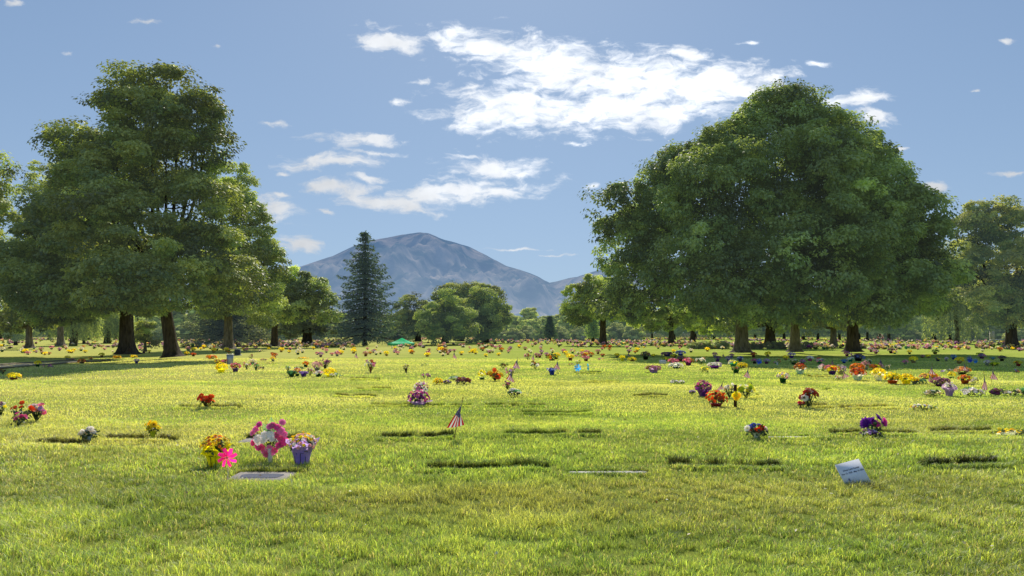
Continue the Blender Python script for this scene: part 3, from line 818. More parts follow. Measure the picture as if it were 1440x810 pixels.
# ---- rows of background trees, copied from a few individuals
def proto(kind):
    if kind == 0:
        lob = [(0, 0, 5.6, 3.2, 3.0, 2.3), (-1.8, 0.3, 4.4, 2.2, 2.2, 1.9), (1.9, -0.2, 4.6, 2.2, 2.2, 2.0), (0, -0.8, 3.8, 3.2, 2.6, 1.5)]
        cols = ((0.030, 0.052, 0.016), (0.105, 0.13, 0.038))
    elif kind == 1:
        lob = [(0, 0, 5.0, 2.3, 2.2, 2.9), (0.8, 0, 7.0, 1.4, 1.4, 1.5), (-1.2, 0, 3.6, 1.9, 1.9, 1.8), (1.3, 0, 3.4, 1.8, 1.8, 1.7)]
        cols = ((0.04, 0.065, 0.022), (0.13, 0.155, 0.055))
    else:
        lob = [(0, 0, 2.3, 2.6, 2.0, 1.7), (1.6, 0, 1.8, 1.9, 1.7, 1.5), (-1.7, 0, 1.9, 1.9, 1.7, 1.5)]
        cols = ((0.035, 0.05, 0.02), (0.10, 0.12, 0.045))
    root = empty('broadleaf_tree' if kind < 2 else 'leafy_shrub', (0, 0, 0))
    g = G(); zt = 1.9 if kind < 2 else 0.6
    lob = [(l[0], l[1], l[2] * (0.82 if kind < 2 else 0.8), l[3] * 1.15, l[4] * 1.15, l[5] * 1.1) for l in lob]
    zs = np.linspace(-0.1, zt, 6); tube(g, np.stack([0 * zs, 0 * zs, zs], 1), np.interp(zs, [0, 0.4, zt], [0.42, 0.28, 0.2]), 9, BK_MID, rough=0.05)
    g.build('trunk', M_BARK, root, smooth=True)
    g = G()
    for l in lob: limb(g, (0, 0, zt * 0.8), l[:3], 0.13, 0.04, BK_MID, 5)
    g.build('branches', M_BARK, root, smooth=True)
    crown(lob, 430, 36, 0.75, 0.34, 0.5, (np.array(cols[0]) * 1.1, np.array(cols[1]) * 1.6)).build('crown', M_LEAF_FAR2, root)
    return root


protos = [proto(0), proto(1), proto(2)]
used = [False] * 3


def back_tree(kind, px, d, scale, label, group):
    o = protos[kind] if not used[kind] else copy_tree(protos[kind])
    used[kind] = True
    o.location = ((px - CX) / F * d, d, 0); o.rotation_euler = (0, 0, rng.uniform(0, 6.28)); o.scale = (scale, scale, scale * rng.uniform(0.9, 1.1))
    tag(o, label, 'tree' if kind < 2 else 'shrub', group)


def row(px0, px1, step, d, kinds, sc, label, group):
    px = px0
    while px < px1:
        dd = d * rng.uniform(0.93, 1.1)
        back_tree(int(rng.choice(kinds)), px, dd, sc * rng.uniform(0.8, 1.2) * (dd / d), label, group)
        px += step * rng.uniform(0.75, 1.3)


row(-60, 170, 30, 190, [0, 1], 1.15, 'small hazy tree in the far row beyond the left-edge trunks', 'far trees behind the left side')
row(190, 460, 26, 190, [0, 1], 1.1, 'small hazy tree in the far row between the left-hand group and the spruce', 'far trees left of the spruce')
row(710, 800, 17, 200, [0, 1], 1.05, 'small hazy tree in the far row between the mid cluster and the right-hand group', 'far trees under the mountain foot')
row(800, 1010, 24, 190, [0, 1], 1.25, 'small hazy tree in the far row seen left of the thick pale trunk', 'far trees left of the pale trunk')
row(1040, 1230, 26, 180, [0, 1], 1.25, 'small hazy tree in the far row seen between the right-hand trunks', 'far trees between the right-hand trunks')
row(1220, 1500, 24, 175, [0, 1], 1.35, 'small hazy tree in the far row right of the right-hand group', 'far trees on the right')
row(480, 720, 30, 205, [0, 1], 0.7, 'small hazy tree in the far row behind the spruce and the mid cluster', 'far trees behind the mid cluster')
row(700, 900, 26, 160, [2], 0.85, 'low hazy shrub at the far edge of the lawn left of the right-hand group', 'far shrubs in the middle')
row(1240, 1460, 34, 160, [2], 0.85, 'low hazy shrub at the far edge of the lawn on the right', 'far shrubs on the right')
row(230, 470, 40, 150, [2], 0.9, 'low hazy shrub at the far edge of the lawn left of the spruce', 'far shrubs on the left')
back_tree(0, 745, 165, 0.75, 'nearer round hazy tree between the mid cluster and the right-hand group', None)
back_tree(1, 22, 100, 0.75, 'thin tree with a dark trunk by the left edge', None)
back_tree(0, 118, 112, 0.7, 'short tree with a flaring trunk left of the stout left-hand trunk', None)
back_tree(0, 1250, 150, 1.15, 'tall hazy grey-green tree just right of the right-hand group', None)

# distant wood closing the horizon
n = 60000
a = rng.uniform(-330, 330, n); yy = 265 + rng.uniform(0, 26, n)
hmax = 4.2 + 3.6 * fbm(a / 17 + 50, yy / 40, 77, 4) + 2.0 * np.sin(a / 31) ** 2
zz = hmax * rng.random(n) ** 0.8
nrm = unit(rng.normal(size=(n, 3)) * 0.8 + [0, -0.4, 0.6])
mc = rng.random((n, 1)) * fbm(a / 5 + 90, zz / 2.0 + 5, 31, 3)[:, None] * 1.6
C = np.array((0.07, 0.11, 0.05)) * (1 - mc) + np.array((0.30, 0.36, 0.13)) * mc
g = G(); place(g, LEAF, np.stack([a, yy, zz], 1), frames(nrm), rng.uniform(0.8, 1.5, n), C)
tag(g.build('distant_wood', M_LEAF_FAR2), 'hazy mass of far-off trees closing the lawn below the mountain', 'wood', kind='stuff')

# low planting around the pale trunk
def bush(name, label, pts, r_px, d, cols, n=60, spiky=False):
    root_p = gp(*pts[0]) if d is None else ((pts[0][0] - CX) / F * d, d, 0)
    root = empty(name, root_p); tag(root, label, 'shrub')
    k = d / F; lob = []
    for (px, py) in pts:
        lob.append(((px - pts[0][0]) * k, rng.uniform(-0.5, 0.5), r_px * k * 0.45, r_px * k * 1.2, r_px * k, r_px * k * 0.85))
    g = G()
    for l in lob:
        for q in range(3): tube(g, [(l[0] * 1.0, l[1], -0.05), (l[0] + rng.normal(0, 0.2), l[1], l[2])], [0.025, 0.01], 5, BK_MID)
    g.build('stem', M_BARK, root)
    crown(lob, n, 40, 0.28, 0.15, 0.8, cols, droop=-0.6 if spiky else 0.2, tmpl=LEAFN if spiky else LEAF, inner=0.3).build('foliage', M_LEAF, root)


bush('leafy_shrub', 'tufted bright green planting just left of the thick pale trunk', [(985, 490), (995, 490), (1008, 491), (1018, 490), (975, 491)], 8, 76, ((0.035, 0.06, 0.02), (0.12, 0.16, 0.05)), 130, True)
bush('leafy_shrub', 'low dark hedge around the foot of the spreading tree behind the pale trunk', [(1085, 488), (1065, 489), (1100, 488), (1120, 489), (1050, 489), (1135, 490)], 8, 76, ((0.014, 0.028, 0.010), (0.05, 0.07, 0.02)), 170)


# ------------------------------------------------------------------ grave markers
MARKERS = []   # (cx, cy, hw, hd) for the grass
HOLES = []     # (x, y, r)


def marker(px0, px1, py, label, depth=0.33, rise=0.0, col=(150, 146, 140), rise_grass=1.0, exposed=False, group=None):
    xa, d, z = gp(px0, py); xb, _, _ = gp(px1, py)
    if not exposed: depth *= 0.66
    w = xb - xa
    g = G(); cx = (xa + xb) / 2
    box(g, (0, 0, -0.03 + rise), (w, depth, 0.08), lin(col), bev=0.012)
    gx = G()
    o = g.build('grave_marker', M_STONE)
    z = float(gz(cx, d + depth / 2)); o.location = (cx, d + depth / 2, z - 0.004)
    o.rotation_euler = (0, 0, rng.normal(0, 0.02))
    tag(o, label, 'grave marker', group)
    MARKERS.append((cx, d + depth / 2, w / 2, depth / 2, exposed, rise_grass))
    return o


MK = [(310, 397, 679, 'pale flat granite marker lying in front of the pink peony vase', 0.62, True),
      (328, 408, 626, 'pale flat stone half hidden behind the pink peony vase', 0.6, True),
      (600, 770, 664, 'sunken flat marker in the foreground lawn nearest the bottom centre', 0.34, False),
      (800, 912, 668, 'flat marker showing a thin white stone edge in the centre foreground', 0.14, True),
      (950, 1100, 659, 'sunken flat marker in the foreground right of the thin white stone edge', 0.34, False),
      (1310, 1425, 658, 'sunken flat marker right of the leaning white plaque', 0.34, False),
      (535, 632, 619, 'sunken flat marker directly left of the nearest flag', 0.36, False),
      (712, 845, 614, 'sunken flat marker right of the nearest flag', 0.36, False),
      (1085, 1163, 618, 'flat pale stone edge right of the red, white and blue bouquet', 0.22, True),
      (1180, 1290, 612, 'sunken flat marker behind the bright purple blossoms', 0.36, False),
      (1322, 1405, 609, 'sunken flat marker left of the yellow bouquet lying at the right edge', 0.40, False),
      (140, 238, 621, 'sunken flat marker under the yellow flowers in the left foreground', 0.40, False),
      (40, 108, 627, 'sunken flat marker left of the white flowers in the left foreground', 0.40, False),
      (245, 330, 575, 'sunken flat marker under the small red bouquet', 0.40, False),
      (470, 527, 558, 'sunken flat marker in the lawn left of the purple mums', 0.44, False),
      (520, 660, 572, 'long sunken flat marker under the purple mums', 0.42, False),
      (683, 765, 572, 'faint sunken flat marker right of the purple mums', 0.36, False),
      (1190, 1268, 575, 'sunken flat marker left of the pale spray on the right lawn', 0.42, False),
      (1045, 1075, 559, 'sunken flat marker right of the post with a yellow flower', 0.5, False),
      (1138, 1170, 573, 'sunken flat marker under the red and white bouquet', 0.42, False),
      (500, 545, 549, 'small sunken marker left of the white and pink mums', 0.5, False),
      (1165, 1175, 549, 'tiny sunken marker on the right lawn', 0.5, False),
      (895, 940, 558, 'faint sunken marker left of the pink and purple basket', 0.4, False),
      (735, 830, 583, 'faint sunken marker in the middle of the lawn', 0.2, False)]
for a in MK:
    marker(a[0], a[1], a[2], a[3], a[4], rise=0.016 if a[5] else -0.012, col=((150, 143, 136) if a[4] > 0.5 else (200, 196, 188)) if a[5] else (40, 34, 26), exposed=a[5])  # sunken slabs coloured dark to stand for the shade in the recess
fs = [o for o in bpy.data.objects if o.get('label', '').startswith('pale flat granite')][0]
g = G(); aa = np.linspace(0, 2 * math.pi, 28, endpoint=False)
g.add(np.stack([0.24 * np.sign(np.cos(aa)) * np.abs(np.cos(aa)) ** 0.5 * (1 + 0.05 * np.sin(aa * 5)), 0.13 * np.sign(np.sin(aa)) * np.abs(np.sin(aa)) ** 0.5 + 0.03, np.full(28, 0.0295)], 1), [list(range(28))], lin((70, 78, 100)))
g.build('dark_panel', M_STONE, fs)
for k in range(7):
    py = 513 + k * 4.2; px = (397 + k * 331) % 980 + 400
    if 480 < py: marker(px, px + rng.uniform(20, 45) * (py - 480) / 50, py, 'small sunken marker far back on the sunny lawn', 0.36, rise=-0.012, col=(66, 58, 48), group='sunken markers far back on the lawn')  # dark slab colour stands for recess shade here too


# ------------------------------------------------------------------ flowers and pots
def C_(c): return np.array(lin(c))


PAL = dict(yellow=(252, 244, 40), gold=(252, 224, 25), amber=(225, 140, 20), orange=(235, 95, 15), rust=(165, 70, 30), brown=(130, 70, 50), red=(205, 25, 25), crimson=(160, 20, 45), pink=(235, 110, 170),
           hot=(245, 40, 150), magenta=(235, 85, 180), mauve=(200, 105, 170), plum=(130, 50, 130), purple=(120, 40, 160), violet=(95, 60, 170), lilac=(195, 160, 215), white=(240, 240, 235), cream=(245, 230, 180),
           peach=(240, 170, 120), blush=(240, 190, 200), blue=(40, 70, 190), navy=(25, 30, 95), sky=(60, 160, 225), dusty=(165, 115, 120), green=(80, 120, 50), lime=(180, 205, 40), grey=(170, 170, 170),
           dkgreen=(20, 85, 50), teal=(40, 150, 120), black=(30, 28, 28), ltgreen=(140, 200, 130), terracotta=(190, 90, 40), jade=(60, 160, 110), steel=(120, 130, 150), tan=(190, 160, 120))


def pc(n): return C_(PAL[n] if isinstance(n, str) else n)


def dome_points(n, w, h, z0, spread=1.0):
    """points and normals on the upper half of a dome"""
    k = np.arange(n) + 0.5
    phi = np.arccos(1 - k / n * 1.02 * spread); th = math.pi * (1 + 5 ** 0.5) * k + rng.uniform(0, 6)
    nr = np.stack([np.sin(phi) * np.cos(th), np.sin(phi) * np.sin(th), np.cos(phi)], 1)
    nr += rng.normal(0, 0.06, nr.shape)
    p = nr * np.array([w / 2, w / 2, h]) + np.array([0, 0, z0])
    p *= 1 + rng.normal(0, 0.03, (n, 1))
    return p, unit(nr * np.array([1, 1, w / 2 / max(h, 1e-3) if h < w / 2 else 1]))


GREEN1, GREEN2 = np.array((0.03, 0.06, 0.015)), np.array((0.09, 0.14, 0.035))


def foliage(g, n, w, h, z0, size, drop=0.3):
    p = unit(rng.normal(size=(n, 3))) * rng.random((n, 1)) ** 0.4 * np.array([w / 2, w / 2, h / 2]) + np.array([0, 0, z0 + h / 2])
    nr = unit((p - [0, 0, z0]) + rng.normal(size=p.shape) * 0.3 * w)
    mc = rng.random((n, 1))
    place(g, LEAF, p, frames(nr, rng.normal(size=p.shape) - [0, 0, drop]), size * rng.uniform(0.7, 1.3, n), GREEN1 * (1 - mc) + GREEN2 * mc)


def blossoms(g, p, nr, cols, size, tmpl, centre='yellow', jit=0.12):
    n = len(p)
    base = np.array([pc(c) for c in cols])
    idx = rng.integers(0, len(cols), n)
    c = base[idx] * np.exp(rng.normal(0, jit, (n, 1)))
    place(g, tmpl, p, frames(nr), size * rng.uniform(0.8, 1.2, n), c, np.tile(pc(centre), (n, 1)))


def level(d, wpx):
    return 'hi' if d < 12.5 else ('mid' if d < 24 else 'lo')


def potted(px, py, w, h, cols, pot, label, wrap=None, name='potted_mums', cat='flower pot', potfrac=0.42, centre='yellow', group=None, stand=False, big=1.0, daisy=False, loc=None, lev=None):
    x, d, z = gp(px, py) if loc is None else loc
    k = d / F if loc is None else 1.0; W, H = w * k, h * k
    lv = lev or level(d, w)
    root = empty(name, (x, d, z), rng.uniform(-0.5, 0.5)); tag(root, label, cat, group)
    HOLES.append((x, d, W * 0.3))
    ph = H * potfrac; pr = W * 0.27
    if potfrac > 0:
        g = G(); c = pc(pot)
        n = 20 if lv != 'lo' else 10
        lathe(g, [(0.001, 0.0), (pr * 0.78, 0.0), (pr * 0.97, ph * 0.84), (pr * 1.09, ph * 0.84), (pr * 1.11, ph), (pr * 0.98, ph), (pr * 0.9, ph * 0.8), (0.001, ph * 0.8)], n, c)
        g.build('pot', M_POT, root, smooth=False)
    if wrap:
        g = G(); n = 26 if lv != 'lo' else 14; rings = []
        for r_, z_, wb in ((0.80, 0.0, 0.02), (1.0, 0.55 * ph, 0.04), (1.22, ph * 0.95, 0.08), (1.75, ph * 1.38, 0.16)):
            a = np.linspace(0, 2 * math.pi, n, endpoint=False)
            rr = pr * r_ * (1 + wb * np.sin(a * 6 + 1) + wb * 0.6 * rng.normal(size=n))
            rings.append(np.stack([rr * np.cos(a), rr * np.sin(a), z_ + wb * ph * 1.6 * np.sin(a * 4 + 0.5) + wb * ph * rng.normal(size=n) * 0.6], 1))
        V = np.concatenate(rings); Fc = [(i * n + q, i * n + (q + 1) % n, (i + 1) * n + (q + 1) % n, (i + 1) * n + q) for i in range(3) for q in range(n)]
        g.add(V, Fc, pc(wrap)); g.build('wrap', M_FOIL, root)
    nf, nb, tm, fs = dict(hi=(170, 70, FL_HI, 0.13), mid=(80, 46, FL_MID, 0.16), lo=(26, 24, FL_LO, 0.24))[lv]
    if daisy and lv == 'hi': tm = FL_DAISY
    g = G(); foliage(g, nf, W * 0.80, (H - ph) * 0.8, ph * 0.85, W * 0.17)
    g.build('foliage', M_STEM, root)
    p, nr = dome_points(nb, W * 0.93, (H - ph) * 0.68, ph + (H - ph) * 0.22)
    g = G(); blossoms(g, p, nr, cols, W * fs * 0.52 * big, tm, centre); g.build('blossoms', M_PETAL, root)
    if stand:
        g = G(); bk = (0.01, 0.01, 0.01)
        for zz, rr in ((0.02, 0.84), (ph * 0.78, 1.05)):
            a = np.linspace(0, 2 * math.pi, 25); tube(g, np.stack([pr * rr * np.cos(a), pr * rr * np.sin(a), np.full(25, zz)], 1), [0.004] * 25, 5, bk)
        for a in (math.pi * 0.2, math.pi * 0.7, math.pi * 1.2, -1.57, math.pi * 1.7):
            tube(g, [(pr * 0.86 * math.cos(a), pr * 0.86 * math.sin(a), 0.0), (pr * 1.06 * math.cos(a), pr * 1.06 * math.sin(a), ph * 0.78)], [0.004] * 2, 5, bk)
        g.build('wire_stand', M_METAL, root)
    return root


def bouquet(px, py, w, h, cols, label, vase=None, name='flower_bouquet', cat='bouquet', centre='yellow', n=None, size=0.20, tall=0.55, group=None, leanx=0.0, tmpl=None):
    x, d, z = gp(px, py); k = d / F; W, H = w * k, h * k
    lv = level(d, w)
    root = empty(name, (x, d, z)); tag(root, label, cat, group); HOLES.append((x, d, W * 0.2))
    if vase:
        g = G(); r = min(W * 0.18, 0.06); vh = H * 0.42
        lathe(g, [(0.001, 0), (r * 0.55, 0), (r * 0.7, vh * 0.5), (r, vh * 0.97), (r * 1.1, vh), (r * 0.85, vh), (r * 0.6, vh * 0.5), (0.001, vh * 0.3)], 16 if lv == 'hi' else 9, pc(vase)); g.build('vase', M_POT, root)
    nb = n or dict(hi=16, mid=14, lo=11)[lv]
    tm = tmpl or dict(hi=FL_HI, mid=FL_MID, lo=FL_LO)[lv]
    a = rng.uniform(0, 6.28, nb); rr = np.sqrt(rng.random(nb)) * W * 0.43
    zz = H * (tall + (0.92 - tall) * rng.random(nb)) * 1.0
    zz = np.where(rr > W * 0.33, zz * 0.85, zz)
    p = np.stack([rr * np.cos(a) + leanx * W * (zz / H), rr * np.sin(a) * 0.6, zz], 1)
    nr = unit(np.stack([rr * np.cos(a), rr * np.sin(a) - 0.25 * W, np.full(nb, 0.28 * W)], 1) + rng.normal(0, 0.08 * W, (nb, 3)))
    g = G()
    for q in range(nb): tube(g, [(0, 0, H * 0.02), tuple(p[q] * [0.6, 0.6, 0.6]), tuple(p[q] - nr[q] * 0.004)], [0.0035 if d < 13 else 0.006] * 3, 4, GREEN1)
    foliage(g, dict(hi=90, mid=50, lo=22)[lv], W * 0.8, H * 0.6, H * 0.22, W * 0.16)
    g.build('foliage', M_STEM, root)
    g = G(); blossoms(g, p, nr, cols, W * size * 0.6, tm, centre, 0.1); g.build('blossoms', M_PETAL, root)
    return root


def spray(px, py, w, h, cols, label, name='flower_spray', cat='flower spray', group=None, wrap=None, n=None, size=0.13):
    """flowers lying low on the grass"""
    x, d, z = gp(px, py); k = d / F; W, H = w * k, h * k
    lv = level(d, w)
    root = empty(name, (x, d, z)); tag(root, label, cat, group)
    nb = n or dict(hi=26, mid=22, lo=14)[lv]; tm = dict(hi=FL_HI, mid=FL_MID, lo=FL_LO)[lv]
    u = rng.uniform(-1, 1, nb)
    p = np.stack([u * W * 0.46, rng.uniform(-0.5, 0.5, nb) * min(W * 0.5, 0.3), H * (0.45 + 0.45 * rng.random(nb)) * np.sqrt(1 - 0.6 * u * u)], 1)
    nr = unit(np.stack([u * 0.5, rng.normal(-0.4, 0.3, nb), np.full(nb, 0.8)], 1))
    g = G()
    for q in range(0, nb, 2): tube(g, [(u[q] * W * 0.2, 0, H * 0.15), tuple(p[q])], [0.004] * 2, 4, GREEN1)
    n_ = dict(hi=90, mid=50, lo=20)[lv]
    q = np.stack([rng.uniform(-0.5, 0.5, n_) * W, rng.uniform(-0.5, 0.5, n_) * min(W * 0.5, 0.3), rng.uniform(0.1, 0.7, n_) * H], 1); mc = rng.random((n_, 1))
    place(g, LEAF, q, frames(unit(rng.normal(size=(n_, 3)) + [0, 0, 0.8])), max(H, W * 0.2) * 0.35 * rng.uniform(0.7, 1.3, n_), GREEN1 * (1 - mc) + GREEN2 * mc)
    g.build('foliage', M_STEM, root)
    g = G(); blossoms(g, p, nr, cols, max(W * size, H * 0.4) * 0.6, tm, 'cream'); g.build('blossoms', M_PETAL, root)
    if wrap:
        g = G(); s = 1 if wrap[1] > 0 else -1; L0 = W * 0.62; n = 14
        rings = []
        for t_, r_ in ((0.0, 0.006), (0.5, H * 0.22), (1.0, H * 0.45)):
            a = np.linspace(0, 2 * math.pi, n, endpoint=False); rr = r_ * (1 + 0.12 * rng.normal(size=n))
            rings.append(np.stack([np.full(n, s * (-W * 0.5 + 0.0 + (1 - t_) * 0 + t_ * L0) * 1.0), rr * np.cos(a), H * 0.30 + rr * np.sin(a)], 1))
        V = np.concatenate(rings); Fc = [(i * n + q, i * n + (q + 1) % n, (i + 1) * n + (q + 1) % n, (i + 1) * n + q) for i in range(2) for q in range(n)]
        g.add(V, Fc, pc(wrap[0])); g.build('wrap', M_FOIL, root)
    return root


# --- flags
def flag_material():
    m, nt = mat('flag_cloth_material'); L = nt.links.new
    uv = N(nt, 'ShaderNodeUVMap', uv_map='UVMap')
    s = N(nt, 'ShaderNodeSeparateXYZ'); L(uv.outputs[0], s.inputs[0])

    def mth(op, a, b=None, c=None):
        n = N(nt, 'ShaderNodeMath', operation=op)
        for i, q in enumerate((a, b, c)):
            if q is None: continue
            if isinstance(q, (int, float)): n.inputs[i].default_value = q
            else: L(q, n.inputs[i])
        return n.outputs[0]
    U, Vv = s.outputs[0], s.outputs[1]
    st = mth('MODULO', mth('FLOOR', mth('MULTIPLY', Vv, 13.0)), 2.0)     # 0 -> red
    cant = mth('MULTIPLY', mth('LESS_THAN', U, 0.40), mth('GREATER_THAN', Vv, 0.4615))
    # star rows: 9 rows, staggered
    cu = mth('MULTIPLY', mth('DIVIDE', U, 0.40), 6.0); cv = mth('MULTIPLY', mth('DIVIDE', mth('SUBTRACT', Vv, 0.4615), 0.5385), 9.0)
    rowi = mth('FLOOR', cv)
    odd = mth('MULTIPLY', mth('MODULO', rowi, 2.0), 0.5)
    fu = mth('SUBTRACT', mth('FRACT', mth('ADD', cu, odd)), 0.5); fv = mth('MULTIPLY', mth('SUBTRACT', mth('FRACT', cv), 0.5), 0.75)
    dist = mth('SQRT', mth('ADD', mth('MULTIPLY', fu, fu), mth('MULTIPLY', fv, fv)))
    star = mth('LESS_THAN', dist, 0.19)
    m1 = N(nt, 'ShaderNodeMix', data_type='RGBA', inp={6: (0.50, 0.012, 0.02, 1), 7: (0.72, 0.72, 0.72, 1)}); L(st, m1.inputs[0])
    m2 = N(nt, 'ShaderNodeMix', data_type='RGBA', inp={6: (0.012, 0.016, 0.09, 1), 7: (0.6, 0.6, 0.66, 1)}); L(star, m2.inputs[0])
    m3 = N(nt, 'ShaderNodeMix', data_type='RGBA'); L(cant, m3.inputs[0]); L(m1.outputs[2], m3.inputs[6]); L(m2.outputs[2], m3.inputs[7])
    d = N(nt, 'ShaderNodeBsdfDiffuse'); L(m3.outputs[2], d.inputs[0]); t = N(nt, 'ShaderNodeBsdfTranslucent'); L(m3.outputs[2], t.inputs[0])
    mx = N(nt, 'ShaderNodeMixShader', inp={'Fac': 0.35}); L(d.outputs[0], mx.inputs[1]); L(t.outputs[0], mx.inputs[2])
    o = N(nt, 'ShaderNodeOutputMaterial'); L(mx.outputs[0], o.inputs['Surface'])
    return m


M_FLAG = flag_material()


def small_flag(base, top, ca, cb, cc, label, group=None, fold=1.0):
    """base/top = pole ends, ca = cloth corner at pole top, cb/cc = two free corners at the fly (left, right) in picture units"""
    x, d, z = gp(*base); k = d / F
    root = empty('small_flag', (x, d, z)); tag(root, label, 'flag', group)
    def rel(p, dy=0.0): return np.array([(p[0] - base[0]) * k, dy, (base[1] - p[1]) * k])
    g = G(); tp = rel(top, 0.0)
    tube(g, [tuple(tp * -0.12), tuple(tp * 0.5), tuple(tp)], [0.005] * 3, 6, lin((120, 90, 60)))
    lathe(g, [(0.001, -0.005), (0.008, 0.0), (0.010, 0.010), (0.004, 0.026), (0.001, 0.034)], 8, lin((170, 130, 40)), centre=tuple(tp))
    g.build('pole', M_WOOD, root)
    A = rel(ca, -0.012); hoist = tp * ((np.linalg.norm(rel(ca)) - 0.55 * np.linalg.norm(rel(cb) - rel(cc))) / np.linalg.norm(tp)) + [0, -0.008, 0]
    Bf, Cf = rel(cb, -0.05), rel(cc, -0.03)
    nu, nv = 15, 16
    V = []; UV = []
    for i in range(nu):
        u = i / (nu - 1)
        for j in range(nv):
            v = j / (nv - 1)          # v=1 at upper hoist corner side
            h = hoist * (1 - v) + A * v
            f = Cf * (1 - v) + Bf * v
            p = h * (1 - u) + f * u
            amp = 0.018 * fold * math.sin(u * 2.2) * math.sin(v * 9 + u * 2)
            p = p + np.array([0.25 * amp, amp - 0.03 * math.sin(u * 3.1), -0.012 * math.sin(v * 3.1) * u])
            V.append(p); UV.append((u * 0.86, 0.30 + 0.70 * v))
    Fc = [(i * nv + j, (i + 1) * nv + j, (i + 1) * nv + j + 1, i * nv + j + 1) for i in range(nu - 1) for j in range(nv - 1)]
    g = G(); g.add(V, Fc); o = g.build('flag', M_FLAG, root, smooth=True)
    ul = o.data.uv_layers.new(name='UVMap')
    li = np.zeros(len(o.data.loops), np.int32); o.data.loops.foreach_get('vertex_index', li)
    ul.data.foreach_set('uv', np.array(UV)[li].astype(np.float32).ravel())
    return root


small_flag((638, 619), (651, 561), (650, 567), (629, 601), (653, 597), 'nearest small American flag drooping on a leaning stick in the open lawn')
FG = 'small flags standing among the flowers'
small_flag((716, 545), (721, 518), (720, 521), (712, 533), (724, 538), 'small flag hanging in front of the pink and yellow bouquet by the orange sunflowers', FG)
small_flag((727, 523), (728, 503), (727.5, 505), (722, 515), (732, 519), 'pale backlit small flag above the orange sunflowers', FG)
small_flag((784, 524), (785, 505), (785, 507), (779, 517), (788, 520), 'small flag just behind the navy blue basket', FG)
small_flag((750, 509), (750.5, 497), (750.5, 498), (747, 505), (752, 507), 'tiny pale flag beside dusty pink flowers far back in the centre', FG)
small_flag((1006, 562), (1019, 531), (1018, 536), (1006, 549), (1017, 546), 'small dark-topped flag leaning above the orange mums', FG)
small_flag((1048, 538), (1053, 515), (1053, 517), (1045, 529), (1055, 532), 'small striped flag alone on the lawn above the yellow-flower post', FG)
small_flag((1184, 536), (1187, 515), (1187, 518), (1184, 532), (1195, 529), 'small flag leaning among red and white pots on the right', FG)
small_flag((1171, 514), (1170, 503), (1170, 504), (1168, 511), (1172, 513), 'tiny pale pink flag in the shade line behind the purple pot', FG)
small_flag((1243, 520), (1238, 503), (1238, 505), (1233, 514), (1244, 517), 'small pale flag above the yellow pots on the right', FG)
small_flag((1309, 538), (1311, 512), (1310.5, 514), (1304, 524), (1316, 527), 'small flag with a dark blue corner left of the pinkish mums', FG)
small_flag((1308, 542), (1306, 521), (1306, 523), (1304, 536), (1310, 538), 'narrow folded flag close against the pinkish mums', FG)
small_flag((1360, 527), (1356, 509), (1356, 511), (1352, 520), (1363, 523), 'small flag sticking out behind the peach mums on the right', FG)
small_flag((1386, 556), (1383.5, 524), (1384, 527), (1378, 546), (1388, 549), 'long hanging flag right of the white fluffy spray', FG)
small_flag((1393, 545), (1397, 514), (1396.5, 517), (1390, 532), (1403, 534), 'wide diamond-shaped flag hanging near the right edge', FG)
small_flag((1196, 471 + 30), (1197, 492), (1197, 493), (1195, 499), (1199, 500), 'tiny flag in the tree shade beside the dark right trunk', FG)
small_flag((1017, 503), (1017, 495), (1017, 496), (1015, 501), (1019, 502), 'tiny flag in the shade left of the thick pale trunk', FG)
small_flag((641, 507), (638.5, 493), (638.5, 494.5), (637, 503), (643, 505), 'tiny pink-white flag right of the rusty red bush far back in the centre', FG)
small_flag((503, 506), (501, 495), (501, 496), (499, 502), (504, 504), 'tiny flag among the far flowers right of the spruce foot', FG)
small_flag((885, 503), (884, 494), (884, 495), (882, 500), (887, 501), 'tiny flag at the left end of the tree shade', FG)

# --- the front grave's flowers
potted(303, 656, 41, 47, ['gold', 'amber', 'yellow'], (245, 235, 30), 'pot of amber flowers in bright yellow paper on a wire stand', wrap=(248, 235, 15), stand=True, centre='rust', potfrac=0.44, daisy=True, big=1.15)
potted(425, 654, 42, 46, ['yellow', 'gold', 'white', 'blush'], (150, 138, 200), 'purple slatted basket of yellow, white and pink flowers right of the pink peonies', wrap=(185, 155, 235), stand=True, potfrac=0.50, name='flower_basket')

